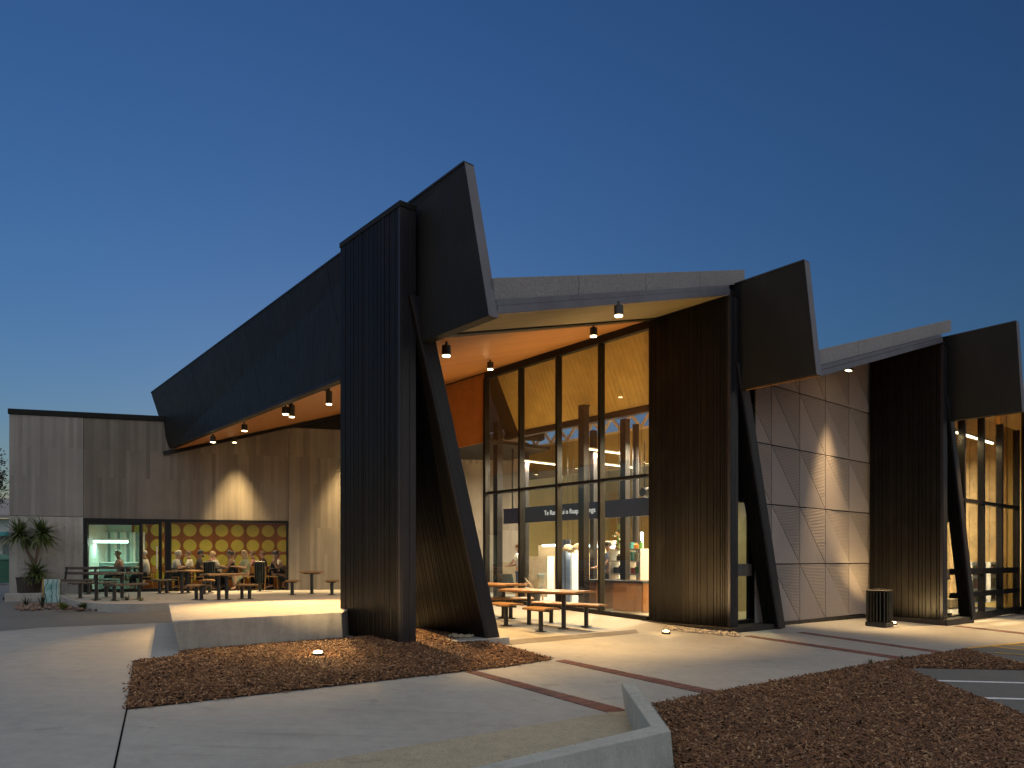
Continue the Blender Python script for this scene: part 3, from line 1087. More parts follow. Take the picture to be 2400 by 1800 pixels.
# ------------------------------------------------------------------ patterned panel wall (between fins 2 and 3)
PB = ab(on_b(2035, 1442, -0.84))[1]
pa0 = ab(on_b(1807.2, 1300, PB))[0]
pa4 = ab(on_b(2039, 1300, PB))[0]
PW = (pa4 - pa0) / 4
PZ0, PH = -0.09, 1.325
def clip(poly, fn):
    out = []
    for i in range(len(poly)):
        p, q = poly[i], poly[(i + 1) % len(poly)]
        fp, fq = fn(p), fn(q)
        if fp >= 0:
            out.append(p)
        if (fp >= 0) != (fq >= 0):
            t = fp / (fp - fq)
            out.append((p[0] + (q[0] - p[0]) * t, p[1] + (q[1] - p[1]) * t))
    return out
a_first = pa0 - 0.52 * PW
back = [(aT2 + 0.9, PZ0 - 0.0), (aT3 + 0.3, PZ0 - 0.0), (aT3 + 0.3, zroof(aT3 + 0.3, 3)), (aT2 + 0.9, zroof(aT2 + 0.9, 3))]
back = [(max(p[0], a_first), p[1]) for p in back]
back[3] = (a_first, zroof(a_first, 3))
pw = MB().prism([AB(a, PB + 0.02, z) for a, z in back], DB * 0.2).build('panel_wall', 'groove_black', build)
rnd = random.Random(5)
for c in range(-1, 5):
    for r in range(0, 5):
        A0, A1 = pa0 + c * PW, pa0 + (c + 1) * PW
        Z0, Z1 = PZ0 + r * PH, PZ0 + (r + 1) * PH
        for k, tri in enumerate(([(A0, Z1), (A0, Z0), (A1, Z0)], [(A0, Z1), (A1, Z0), (A1, Z1)])):
            cx = sum(p[0] for p in tri) / 3
            cz = sum(p[1] for p in tri) / 3
            g = 0.972
            t = [(cx + (p[0] - cx) * g, cz + (p[1] - cz) * g) for p in tri]
            t = clip(t, lambda p: zroof(p[0], 3) - 0.02 - p[1])
            if t:
                t = clip(t, lambda p: p[0] - a_first)
            if len(t) < 3:
                continue
            proud = 0.0
            if k == 0 and c >= 2:
                proud = 0.025 + 0.02 * (c - 2)
            pts = [AB(a, PB - 0.012 - proud * ((a - A0) / PW if k == 0 else 0), z) for a, z in t]
            MB().prism(pts, DB * (0.028 + 0.0)).build('panel', 'panel_ribbed' if k == 1 else 'panel_smooth', pw)
MB().prism([Vector((p.x, p.y, G(p.x, p.y) - 0.05)) for p in (AB(a_first, PB - 0.05), AB(aT3 + 0.1, PB - 0.05), AB(aT3 + 0.1, PB + 0.15), AB(a_first, PB + 0.15))],
           (0, 0, 0.13)).build('plinth', 'plinth_dark', build)

# narrow window between fin 2 and its leaning brace
def side_window(a0, a1, bpl, z0, z1):
    w = MB().abox(a0, a1, bpl - 0.02, bpl + 0.1, z0 - 0.12, z0).build('side_window', 'black_frame', build)
    MB().abox(a0, a1, bpl - 0.02, bpl + 0.1, z1, z1 + 0.08).build('window_head', 'black_frame', w)
    MB().abox(a0, a1, bpl + 0.03, bpl + 0.04, z0, z1).build('pane', 'glass', w)
    MB().abox(a0, a1, bpl + 0.025, bpl + 0.03, z0 + 0.42 * (z1 - z0) - 0.12, z0 + 0.42 * (z1 - z0) + 0.14).build('frosted_band', 'paver_grey', w)
    MB().abox(a0, a1, bpl - 0.02, bpl + 0.3, z1 + 0.08, 4.7).build('dark_panel', 'black_cladding', w)
    return w
side_window(aT2 + 0.29, a_first - 0.005, PB + 0.05, 0.05, 2.56)
MB().abox(aT2 + 0.9, a_first + 4.5, PB + 1.5, PB + 1.6, 0.04, 4.6).build('white_partition', 'cream_paper', build)
side_window(aT3 + 0.29, aT3 + 1.3, bT3 + 0.26, -0.05, 2.3)

# ------------------------------------------------------------------ glazed wall of the third bay
G3B = bT3 + 0.2
u3 = [2232, 2257, 2302, 2345, 2384]
ga3 = [ab(on_b(u, 1200, G3B))[0] for u in u3]
g3 = MB().abox(ga3[0] - 0.5, ga3[-1] + 0.3, G3B - 0.06, G3B + 0.1, -0.28, -0.10).build('glazed_wall', 'black_frame', build)
z3t = 4.86
for i, a in enumerate(ga3[1:]):
    MB().abox(a - 0.05, a + 0.05, G3B - 0.06, G3B + 0.1, -0.10, z3t + 0.4).build('mullion', 'black_frame', g3, bevel=0.004)
for i in range(4):
    x0, x1 = ga3[i] + 0.052, ga3[i + 1] - 0.052
    for z, h in ((2.9, 0.10), (1.02, 0.16), (0.40, 0.14)):
        MB().abox(x0, x1, G3B - 0.05, G3B + 0.09, z - h / 2, z + h / 2).build('transom', 'black_frame', g3)
    for z0, z1 in ((-0.10, 0.33), (0.47, 0.94), (1.10, 2.85), (2.95, z3t + 0.4)):
        MB().add([AB(x0, G3B + 0.015, z0 + 0.002), AB(x1, G3B + 0.015, z0 + 0.002), AB(x1, G3B + 0.015, z1 - 0.002), AB(x0, G3B + 0.015, z1 - 0.002)], [(0, 1, 2, 3)]).build('pane', 'glass_bronze' if i == 3 else 'glass', g3)

# ------------------------------------------------------------------ concrete wing (left)
W0 = Vector((-11.09, 23.5, 0))
WN = Vector((-WDIR.y, WDIR.x, 0))
def W(s, off, z):
    p = W0 + WDIR * s + WN * off
    return Vector((p.x, p.y, z))
def s_at(u, off=0.0):
    p = on_plane(u, 1200, W0 + WN * off, WN)
    return (Vector((p.x, p.y, 0)) - W0).dot(WDIR)
def wbox(mb, s0, s1, o0, o1, z0, z1):
    return mb.prism([W(s0, o0, z0), W(s1, o0, z0), W(s1, o1, z0), W(s0, o1, z0)], (0, 0, z1 - z0))
sL, sJ, sR, sE = s_at(21.7), s_at(196), s_at(675.5), s_at(1216)
TER = 0.30
CT = 5.78
wing = wbox(MB(), sJ + 0.008, sR - 0.008, 0, 0.3, 2.63, CT).build('concrete_wing', 'board_concrete', build, bevel=0.006)
wbox(MB(), sL, sJ - 0.008, -0.015, 0.3, 0.0, 2.655).build('smooth_panel', 'cast_concrete', wing, bevel=0.006)
wbox(MB(), sL, sJ - 0.008, -0.005, 0.3, 2.675, CT).build('board_panel', 'board_concrete_pale', wing, bevel=0.006)
wbox(MB(), sR + 0.006, sE, 0, 0.3, 0.0, CT).build('board_panel', 'board_concrete', wing, bevel=0.006)
wbox(MB(), sL + 0.02, sE, 0.06, 0.28, 2.6, CT - 0.02).build('joint_backing', 'white_paint', wing)
wbox(MB(), sL, sL + 0.25, 0.301, 8.0, 0.0, CT).build('side_wall', 'cast_concrete', wing)
wbox(MB(), sL - 0.03, 1.6, -0.04, 8.0, CT, CT + 0.17).build('parapet_cap', 'black_fascia', wing, bevel=0.008)
wbox(MB(), 1.6, sE + 1.0, -0.01, 0.4, CT + 0.001, CT + 2.0).build('dark_upper_wall', 'black_fascia', wing)
wbox(MB(), sL + 0.1, 1.5, 0.31, 7.9, CT - 0.2, CT - 0.01).build('wing_roof', 'roof_membrane', wing)
# trim where the soffit meets the wall
def soffit_pt(s):
    p = W(s, -0.03, 0)
    return Vector((p.x, p.y, zroof(ab(p)[0], 2) - 0.05))
MB().bar(soffit_pt(-0.15), soffit_pt(6.6), 0.07, 0.13).build('soffit_trim', 'black_frame', wing)

# cafe opening
HEAD = 2.60
fr = wbox(MB(), sJ, sR, -0.03, 0.14, HEAD - 0.06, HEAD + 0.028).build('cafe_frontage', 'black_frame', build)
def post(u0, u1, nm='post', o0=-0.03, o1=0.12):
    wbox(MB(), s_at(u0), s_at(u1), o0, o1, TER, HEAD - 0.06).build(nm, 'black_frame', fr, bevel=0.004)
post(197, 206); post(326.5, 333.5); post(372, 378.5); post(387, 401, 'column'); post(670.5, 675.5)
for u0, u1, mt in ((206.5, 326, 'glass_green'), (334, 371.5, 'glass'), (379, 386.5, 'glass'), (401.5, 670, 'glass')):
    MB().add([W(s_at(u0), 0.045, TER + 0.1), W(s_at(u1), 0.045, TER + 0.1), W(s_at(u1), 0.045, HEAD - 0.062), W(s_at(u0), 0.045, HEAD - 0.062)], [(0, 1, 2, 3)]).build('pane', mt, fr)
wbox(MB(), s_at(206.5), s_at(371.5), -0.01, 0.1, TER, TER + 0.098).build('bottom_rail', 'black_frame', fr)
wbox(MB(), s_at(206.5), s_at(326), -0.005, 0.095, HEAD - 0.17, HEAD - 0.063).build('top_rail', 'black_frame', fr)
wbox(MB(), s_at(334), s_at(371.5), -0.005, 0.095, HEAD - 0.13, HEAD - 0.063).build('top_rail', 'black_frame', fr)
p = W(s_at(369), -0.07, 0)
hm = MB().tube((p.x, p.y, 1.02), (p.x, p.y, 1.75), 0.018, n=8)
hm.tube(W(s_at(369), -0.07, 1.1), W(s_at(369), 0.0, 1.1), 0.012, n=6).tube(W(s_at(369), -0.07, 1.67), W(s_at(369), 0.0, 1.67), 0.012, n=6)
hm.build('pull_handle', 'white_paint', fr)

# cafe room
OB = 3.3
room = wbox(MB(), sJ - 0.1, sR + 0.1, 0.13, OB + 0.3, TER - 0.2, TER).build('cafe_floor', 'floor_dark', build)
wbox(MB(), sJ - 0.1, sR + 0.1, 0.31, OB + 0.3, 2.78, 2.9).build('cafe_ceiling', 'white_paint', room)
wbox(MB(), sR + 0.1, sR + 0.2, 0.31, OB + 0.3, TER, 2.78).build('cafe_side_wall', 'cafe_orange', room)
wbox(MB(), sJ - 0.3, sJ - 0.1, 0.31, OB + 0.3, TER, 2.78).build('cafe_side_wall', 'white_paint', room)
sK = -1.75
cwall = wbox(MB(), sK, sR + 0.1, OB, OB + 0.1, TER, 2.78).build('disc_wall', 'cafe_orange', build)
simple('kitchen_pale', (0.50, 0.66, 0.58), 0.35, 0, 0.1, 2)
simple('kitchen_grey', (0.16, 0.22, 0.22), 0.35, 0, 0.2, 2)
wbox(MB(), sJ - 0.1, sK, OB, OB + 0.1, TER, 2.78).build('kitchen_wall', 'kitchen_pale', room)
s = sK + 0.3
while s < sR + 0.05:
    for rw in range(4):
        c = W(s, OB - 0.012, 2.40 - rw * 0.555)
        vs = [c + WDIR * (0.225 * math.cos(t)) + Vector((0, 0, 0.225 * math.sin(t))) for t in [2 * math.pi * i / 24 for i in range(24)]]
        MB().prism(vs, WN * 0.011).build('wall_disc', 'cafe_disc', cwall)
    s += 0.545
for s in np.arange(sK + 0.03 + 0.545, sR, 1.09):
    wbox(MB(), s - 0.004, s + 0.004, OB - 0.004, OB - 0.001, TER, 2.78).build('panel_seam', 'groove_black', cwall)

# ================================================================== TERRACE, STAGE, FOREGROUND WALL
def smooth_curve(pts, n=6):
    out = []
    for i in range(len(pts) - 1):
        p0 = pts[max(i - 1, 0)]; p1 = pts[i]; p2 = pts[i + 1]; p3 = pts[min(i + 2, len(pts) - 1)]
        for k in range(n):
            t = k / n
            out.append(0.5 * ((2 * p1) + (p2 - p0) * t + (2 * p0 - 5 * p1 + 4 * p2 - p3) * t * t + (3 * p1 - p0 - 3 * p2 + p3) * t ** 3))
    out.append(pts[-1])
    return out

edge = [on_z(u, v, TER) for u, v in ((136, 1387), (143, 1395), (168, 1407), (225, 1413.5), (300, 1415.5), (393, 1413), (520, 1408), (700, 1402), (830, 1398))]
edge = smooth_curve(edge, 5)
tp = [Vector((p.x, p.y, 0.02)) for p in edge] + [W(sR + 3.4, -0.002, 0.02), W(s_at(137), -0.018, 0.02)]
ter = MB().prism(tp, (0, 0, TER - 0.02)).build('cafe_terrace', 'terrace_concrete', bevel=0.012)
tag(ter, kind='structure')
# footing strip left of the terrace
wbox(MB(), sL - 0.12, s_at(137), -0.16, -0.016, -0.05, 0.20).build('wall_footing', 'plinth_dark', wing, bevel=0.01)

# raised concrete stage
NLt, NRt = on_z(402.7, 1456, 0.50), on_z(797, 1436, 0.50)
FLt, FRt = on_z(393.5, 1413.5, 0.50), on_z(797, 1398.5, 0.50)
ext = (NRt - NLt).normalized()
NRt = NRt + ext * 0.02
FRt = FRt + (FRt - FLt).normalized() * 0.9
NLb = on_g(424, 1531, -0.03)
inn = (NRt - NLt).normalized() * 0.0
nb = NLb - Vector((NLt.x, NLt.y, NLb.z))
def low(p, sh):
    q = p + sh
    return Vector((q.x, q.y, G(q.x, q.y) - 0.06))
shv = Vector((nb.x, nb.y, 0))
lo = [low(NLt, shv), low(NRt, Vector((0.02, 0.06, 0))), low(FRt, Vector((0, 0, 0))), low(FLt, Vector((0.12, -0.02, 0)))]
hi = [NLt, NRt, FRt, FLt]
stage = MB().add(lo + hi, [(0, 1, 2, 3), (7, 6, 5, 4)] + [(i, (i + 1) % 4, (i + 1) % 4 + 4, i + 4) for i in range(4)]).build('concrete_stage', 'cast_concrete', bevel=0.012)
tag(stage, 'low raised concrete stage with raked end beside the tall black fin', 'stage')

# low foreground wall, two arms
zt_tip = 0.105
tipI, tipO = on_z(1456, 1601, 0.10), on_z(1488, 1601, 0.10)
corI, corO = on_z(1526, 1702, 0.05), on_z(1572, 1712, 0.05)
e0, e1 = on_z(1107, 1799, 0.0), on_z(1180, 1800, 0.0)
e0 = corI + (e0 - corI) * 2.4
e1 = on_z(1549, 1716, 0.05) + (e1 - on_z(1549, 1716, 0.05)) * 2.4
def dn(p, dx=0, dy=0):
    return Vector((p.x + dx, p.y + dy, G(p.x, p.y) - 0.35))
top = [tipI, tipO, corO, e1, e0, corI]
bot = [dn(tipI, 0.06, -0.16), dn(tipO, 0.10, -0.16), dn(corO, 0.05, -0.03), dn(e1, 0.02, -0.02), dn(e0), dn(corI)]
vs = bot + top
wl = MB().add(vs, [(0, 1, 2, 5), (5, 2, 3, 4), (6, 7, 8, 11), (11, 8, 9, 10)] + [(i, (i + 1) % 6, (i + 1) % 6 + 6, i + 6) for i in range(6)])
tag(wl.build('retaining_wall', 'kerb_concrete', bevel=0.006), 'low angled concrete wall in the foreground between path and bark bed', 'wall')

# concrete footing pad under the leaning fin
pc = on_g(1112, 1510)
pad = MB().box((pc.x - 0.02, pc.y + 0.12, pc.z + 0.03), 1.0, 0.62, 0.14, ANG_A - 0.1)
po = tag(pad.build('concrete_pad', 'cast_concrete', bevel=0.01), 'square concrete pad at the foot of the leaning fin', 'pad')
rk = random.Random(3)
def rock(c, r, squash=0.7, rnd=rk):
    bm = bmesh.new()
    bmesh.ops.create_icosphere(bm, subdivisions=1, radius=r)
    for v in bm.verts:
        v.co *= rnd.uniform(0.7, 1.25)
        v.co.z *= squash
    vs = [Vector(c) + v.co for v in bm.verts]
    fs = [tuple(v.index for v in f.verts) for f in bm.faces]
    bm.free()
    return vs, fs
mb = MB()
for i in range(26):
    a = rk.uniform(-0.42, 0.05); bb = rk.uniform(-0.2, 0.2)
    mb.add(*rock((pc.x + a, pc.y + 0.16 + bb, pc.z + 0.12), rk.uniform(0.02, 0.055)))
tag(mb.build('mortar_rubble', 'stone_pale'), 'pale mortar rubble on the concrete pad under the leaning fin', 'rubble', kind='stuff')

# river stones along plinth of fin 2
mb = MB()
for i in range(170):
    t = rk.random()
    p = on_g(1560 + 175 * t, 1473 + 18 * t + rk.uniform(-4, 4))
    mb.add(*rock((p.x, p.y, p.z + 0.015), rk.uniform(0.02, 0.06)))
tag(mb.build('drain_stones', 'stone_pale'), 'pale river stones along the foot of the second black fin', 'stones', kind='stuff')

# ================================================================== FURNITURE
def rounded_top(mb, L, Wd, z, th, curl=0.02):
    """slab with softly down-turned long edges, local axes x=length"""
    n = 7
    prof = []
    for i in range(n):
        y = -Wd / 2 + Wd * i / (n - 1)
        k = abs(2 * y / Wd)
        prof.append((y, z - curl * max(0, (k - 0.5) / 0.5) ** 2))
    vs, fs = [], []
    for x in (-L / 2, L / 2):
        for y, zz in prof:
            vs.append((x, y, zz))
        for y, zz in prof:
            vs.append((x, y, zz - th))
    m = 2 * n
    for i in range(n - 1):
        fs.append((i, i + 1, m + i + 1, m + i))
        fs.append((n + i, n + i + 1, m + n + i + 1, m + n + i))
    fs.append((0, n, m + n, m)); fs.append((n - 1, 2 * n - 1, m + 2 * n - 1, m + n - 1))
    fs.append(tuple(range(n)) + tuple(range(2 * n - 1, n - 1, -1)))
    fs.append(tuple(m + i for i in range(n)) + tuple(m + i for i in range(2 * n - 1, n - 1, -1)))
    return mb.add(vs, fs)

def slat_seat(root, L, Wd, z, mat, nsl=None, across=True):
    """timber slats side by side, slightly domed"""
    nsl = nsl or max(5, int(L / 0.075))
    for i in range(nsl):
        x = -L / 2 + L * (i + 0.5) / nsl
        w = L / nsl * 0.84
        m = MB()
        vs = []
        for xx in (x - w / 2, x + w / 2):
            for k in range(5):
                y = -Wd / 2 + Wd * k / 4
                zz = z - 0.022 * (abs(k - 2) / 2) ** 3
                vs += [(xx, y, zz), (xx, y, zz - 0.035)]
        fs = []
        for k in range(4):
            o = 2 * k
            fs += [(o, o + 2, o + 12, o + 10), (o + 1, o + 3, o + 13, o + 11), (o, o + 1, o + 3, o + 2), (o + 10, o + 11, o + 13, o + 12)]
        fs += [(0, 1, 11, 10), (8, 9, 19, 18)]
        m.add(vs, fs)
        m.build('slat', mat, root, local=True)

def posts(root, xs, z, r=0.045, ys=(0,)):
    for x in xs:
        for y in ys:
            l = MB().tube((x, y, 0.01), (x, y, z), r, n=12).build('leg', 'post_black', root, local=True, smooth=False)
            MB().lathe((x, y, 0), [(0.115, 0.0), (0.115, 0.012), (0.06, 0.02)], 14).build('foot_plate', 'post_black', l, local=True)

def furn(kind, L, Wd, H, mat, legx, name, label, cat, loc, rz, group, slats=True, th=0.04):
    root = empty(name, loc, rz, label, cat, group)
    if slats:
        slat_seat(root, L, Wd, H, mat)
        MB().box((0, 0, H - 0.05), L * 0.92, 0.06, 0.03).build('under_rail', 'post_black', root, local=True)
        posts(root, legx, H - 0.05)
    else:
        rounded_top(MB(), L, Wd, H, th).build('top', mat, root, bevel=0.006, local=True)
        MB().box((0, 0, H - th - 0.03), L * 0.9, 0.07, 0.04).build('under_rail', 'post_black', root, local=True)
        posts(root, legx, H - th - 0.03)
    if kind == 'back':
        for x in legx:
            MB().bar((x, 0.2, H - 0.08), (x, 0.27, H + 0.36), 0.05, 0.03).build('back_post', 'post_black', root, local=True)
        for k in range(2):
            MB().box((0, 0.285 - 0.02 * (1 - k), H + 0.18 + 0.15 * k), L * 1.05, 0.035, 0.08).build('back_slat', mat, root, local=True, bevel=0.006)
    return root

def mid(p, q):
    return (p + q) / 2
def onT(u, v):
    return on_z(u, v, TER)

# --- porch set in front of the glass
GP = 'picnic furniture in the porch'
def porch(pu, qu, name, label, cat, L, Wd, H, legsep=None, mat='slat_timber', slats=False, th=0.035):
    P, Q = on_g(*pu), on_g(*qu)
    c = mid(P, Q)
    rz = math.atan2(Q.y - P.y, Q.x - P.x)
    sep = (Q - P).length
    return furn('plain', L, Wd, H, mat, (-sep / 2, sep / 2), name, label, cat, (c.x, c.y, G(c.x, c.y)), rz, GP, slats, th)
porch((1240, 1464), (1321, 1475), 'picnic_table', 'long honey timber picnic table on two black posts before the glass', 'table', 1.95, 0.72, 0.745, th=0.04)
porch((1292, 1459.5), (1374, 1470), 'picnic_bench', 'timber bench between the picnic table and the glass wall', 'bench', 1.7, 0.38, 0.46)
c = on_g(1267.6, 1480)
furn('plain', 0.62, 0.40, 0.46, 'slat_timber', (0,), 'picnic_stool', 'timber stool on one post at the near side of the picnic table', 'stool', (c.x, c.y, c.z), ANG_B, GP, False, 0.035)
c = on_g(1186, 1467)
furn('plain', 0.62, 0.40, 0.46, 'slat_timber', (0,), 'picnic_stool', 'timber stool on one post next to the leaning black fin', 'stool', (c.x, c.y, c.z), ANG_B, GP, False, 0.035)
porch((1120, 1441), (1180, 1449), 'picnic_table', 'timber picnic table half hidden behind the leaning black fin', 'table', 1.6, 0.7, 0.745, th=0.04)
porch((1140, 1449), (1197, 1450), 'picnic_bench', 'timber bench half hidden behind the leaning fin', 'bench', 1.5, 0.38, 0.46)

# --- terrace sets
GT = 'slatted furniture on the cafe terrace'
def terr(pu, qu, name, label, cat, L, Wd, H, kind='plain', mat='slat_dark', slats=True):
    P, Q = onT(*pu), onT(*qu)
    c = mid(P, Q)
    rz = math.atan2(Q.y - P.y, Q.x - P.x)
    sep = max((Q - P).length, 0.2)
    return furn(kind, L, Wd, H, mat, (-sep / 2, sep / 2), name, label, cat, (c.x, c.y, TER), rz, GT, slats)
terr((139, 1392), (208, 1393), 'backed_bench', 'dark bench with a backrest beside the potted yucca', 'bench', 1.15, 0.42, 0.44, 'back')
terr((226, 1405), (286, 1402), 'terrace_table', 'long dark slatted table in front of the green-lit window', 'table', 1.42, 0.75, 0.70)
terr((188, 1402), (249, 1399), 'terrace_bench', 'dark bench at the left end of the long terrace table', 'bench', 1.2, 0.36, 0.43)
terr((268, 1408.5), (326, 1404.5), 'terrace_bench', 'dark bench on the near side of the long terrace table', 'bench', 1.1, 0.36, 0.43)
terr((212, 1389), (286, 1389), 'backed_bench', 'dark bench with a backrest against the green-lit window', 'bench', 1.2, 0.42, 0.44, 'back')
terr((374, 1391), (391, 1390), 'terrace_bench', 'short dark bench in front of the cafe door', 'bench', 0.75, 0.40, 0.43)
terr((427, 1391), (441, 1389.5), 'terrace_table', 'small slatted table near the thick cafe column', 'table', 1.0, 0.75, 0.71, mat='slat_timber')
terr((515, 1406), (529, 1405.5), 'terrace_table', 'small slatted table nearest the raised stage', 'table', 0.92, 0.75, 0.68, mat='slat_timber')
terr((460, 1405.5), (472, 1406), 'terrace_bench', 'short bench left of the table nearest the stage', 'bench', 0.5, 0.42, 0.40, mat='slat_timber')
terr((568, 1404), (584, 1404), 'terrace_bench', 'short bench right of the table nearest the stage', 'bench', 0.54, 0.42, 0.40, mat='slat_timber')
terr((479, 1393), (492, 1389), 'terrace_bench', 'short bench half hidden behind the table nearest the stage', 'bench', 0.62, 0.40, 0.43, mat='slat_timber')

def round_set(u, v, r, h, name, label, cat):
    p = onT(u, v)
    root = empty(name, (p.x, p.y, TER), 0.3, label, cat, GT)
    n = 9
    for i in range(n):
        y = -r + 2 * r * (i + 0.5) / n
        half = math.sqrt(max(r * r - y * y, 0.0004))
        MB().box((0, y, h - 0.02), 2 * half, 2 * r / n * 0.8, 0.04).build('slat', 'slat_timber', root, local=True)
    MB().lathe((0, 0, 0), [(r * 0.7, h - 0.07), (r * 0.7, h - 0.042)], 16).build('under_plate', 'post_black', root, local=True)
    posts(root, (0,), h - 0.06, 0.05)
    return root
round_set(731, 1392, 0.36, 0.67, 'round_table', 'round slatted table on one post beside the tall black fin', 'table')
round_set(685, 1394.6, 0.20, 0.43, 'round_stool', 'round slatted stool left of the round table', 'stool')
round_set(778, 1394.3, 0.20, 0.43, 'round_stool', 'round slatted stool between the round table and the black fin', 'stool')

# --- slatted litter bin at the panel wall
def litter_bin(loc, rz, h, w, mat, label, name='litter_bin', taper=0.0, lift=0.0):
    root = empty(name, loc, rz, label, 'bin', None)
    n = 22
    hw = w / 2
    MB().box((0, 0, lift + (h - lift) / 2 - 0.02), w * 0.9, w * 0.9, h - lift - 0.06).build('liner', 'groove_black', root, local=True)
    # rounded-square ring of upright slats
    for i in range(n):
        a = 2 * math.pi * (i + 0.5) / n
        c, s = math.cos(a), math.sin(a)
        k = (abs(c) ** 5 + abs(s) ** 5) ** (-1 / 5)
        x, y = hw * k * c, hw * k * s
        rzs = math.atan2(abs(s) ** 4 * math.copysign(1, s), abs(c) ** 4 * math.copysign(1, c))
        m = MB()
        z0 = lift + 0.13 if lift == 0 else lift
        m.bar((x * (1 - taper), y * (1 - taper), z0), (x, y, h - 0.05), 0.02, w * 0.125, up=(c, s, 0))
        m.build('slat', mat, root, local=True)
    lid = MB().box((0, 0, h - 0.025), w * 1.02, w * 1.02, 0.05).build('lid', mat, root, local=True, bevel=0.02)
    MB().box((0, 0, h + 0.012), w * 0.55, w * 0.55, 0.02).build('lid_opening', 'post_black', lid, local=True, bevel=0.004)
    if lift == 0:
        MB().box((0, 0, 0.06), w * 1.06, w * 1.06, 0.12).build('base', 'post_black', root, local=True, bevel=0.01)
    else:
        MB().tube((0, 0, 0.0), (0, 0, lift), 0.045, n=10).build('post', 'post_black', root, local=True)
    return root
p = on_g(2061, 1468)
litter_bin((p.x, p.y, p.z), ANG_A + 0.05, 0.86, 0.44, 'bin_slat', 'square slatted litter bin with rounded lid beside the patterned wall')
p = onT(491, 1388)
litter_bin((p.x, p.y, TER), WANG, 0.98, 0.30, 'dark_green_slat', 'dark green slatted bin on a post, left one by the cafe window', taper=0.18, lift=0.25)
p = onT(609, 1386)
litter_bin((p.x, p.y, TER), WANG, 0.98, 0.30, 'dark_green_slat', 'dark green slatted bin on a post beside the sage green dress', taper=0.18, lift=0.25)

# ================================================================== LIGHT FITTINGS
WARM = (1.0, 0.60, 0.22)
def downlight(u, v, label, power, spot=95, r=0.075, h=0.17, long=False, n=2, tgt=None, blend=0.5, tgt2=None):
    # hang from the sloping soffit
    d = 12.0
    for _ in range(60):
        p = at(u, v, d)
        zz = zroof(ab(p)[0], n) - (0.15 if not long else 0.42)
        d = d * 0.6 + 0.4 * (zz - CAMZ) * FPX / max(HZ - v, 1)
    p = at(u, v, d)
    if long:
        p = on_a(u, v, 0.95)
    zs = zroof(ab(p)[0], n)
    root = empty('soffit_spotlight' if long else 'soffit_downlight', (p.x, p.y, p.z), 0, label, 'light', 'lights under the canopy')
    k = 1.0
    if long:
        h, r = 0.27, 0.066
    b = MB().tube((0, 0, h / 2), (0, 0, -h / 2 + 0.012), r, n=18, cap=True)
    b.build('housing', 'metal_lamp', root, local=True)
    MB().lathe((0, 0, -h / 2), [(r * 0.86, 0.0), (r * 0.86, 0.011)], 18).build('lens', 'lamp_face', root, local=True)
    MB().tube((0, 0, h / 2 - 0.002), (0.0, 0, zs - p.z + 0.01), 0.02 if not long else 0.025, n=8).build('stem', 'post_black', root, local=True)
    if long:
        MB().box((-0.06, 0, h / 2 + 0.03), 0.15, 0.035, 0.035).build('bracket', 'post_black', root, local=True)
    lp = Vector((p.x, p.y, p.z - h / 2 - 0.03))
    lamp('SPOT', 'lamp', lp, power, WARM, root, 0.06, spot, blend, tgt)
    if tgt2 is not None:
        lamp('SPOT', 'fin_fill_lamp', lp, 1100, WARM, root, 0.04, 52, 0.7, tgt2)  # added extra beam, there only to brighten the leaning fin's face
    return root
downlight(499, 1030, 'small round downlight nearest the left tip of the canopy', 150, 100)
downlight(573, 1003, 'small round downlight second from the left tip of the canopy', 200, 100)
downlight(669, 963, 'small downlight right behind the left long spotlight', 180, 100)
downlight(684, 964, 'long cylindrical spotlight left of its pair, over the stage', 1700, 50, long=True, tgt=on_z(620, 1424, 0.5))
downlight(771, 933, 'long cylindrical spotlight next to the tall black fin', 2600, 66, long=True, tgt=on_z(765, 1420, 0.5), tgt2=AB(0.95, 0.55, 0.4))
downlight(1046, 823, 'small downlight beside the top of the leaning fin', 1000, 80)
downlight(1149, 858, 'small downlight at the left end of the porch glass', 1500, 80)
downlight(1391, 779, 'small downlight above the middle of the porch glass', 1600, 72)
downlight(1450, 729, 'small downlight on the pale eave soffit', 200, 40)
downlight(1996, 858, 'small black downlight under the eave of the patterned wall', 5600, 84, n=3, tgt=on_g(2010, 1500))

def uplight(u, v, label, power, tgt, spot=70, lift=0.03, glow=0):
    p = on_g(u, v, lift)
    root = empty('ground_uplight', (p.x, p.y, p.z - 0.02), 0, label, 'light', 'uplights set in the ground')
    MB().lathe((0, 0, 0), [(0.085, -0.03), (0.085, 0.03), (0.07, 0.035)], 18).build('housing', 'post_black', root, local=True)
    MB().lathe((0, 0, 0), [(0.06, 0.036), (0.05, 0.052), (0.02, 0.062)], 18).build('lens', 'uplight_face', root, local=True)
    lamp('SPOT', 'lamp', (p.x, p.y, p.z + 0.085), power, (1.0, 0.66, 0.28), root, 0.04, spot, 0.6, tgt)
    if glow:
        lamp('POINT', 'lamp_glow', (p.x, p.y, p.z + 0.2), glow, (1.0, 0.64, 0.26), root, 0.05)
    return root
uplight(745, 1532, 'glowing uplight in the bark bed before the tall black fin', 240, AB(0.0, 1.0, 3.2), 120, 0.105, 9)
uplight(1561, 1482, 'glowing uplight at the stones before the second black fin', 900, AB(aT2, bT2 + 1.2, 3.4), 130, 0.03, 5)
uplight(2094, 1461, 'glowing uplight right beside the litter bin', 300, AB(aT3, bT3 + 0.6, 2.2), 130, 0.03, 5)

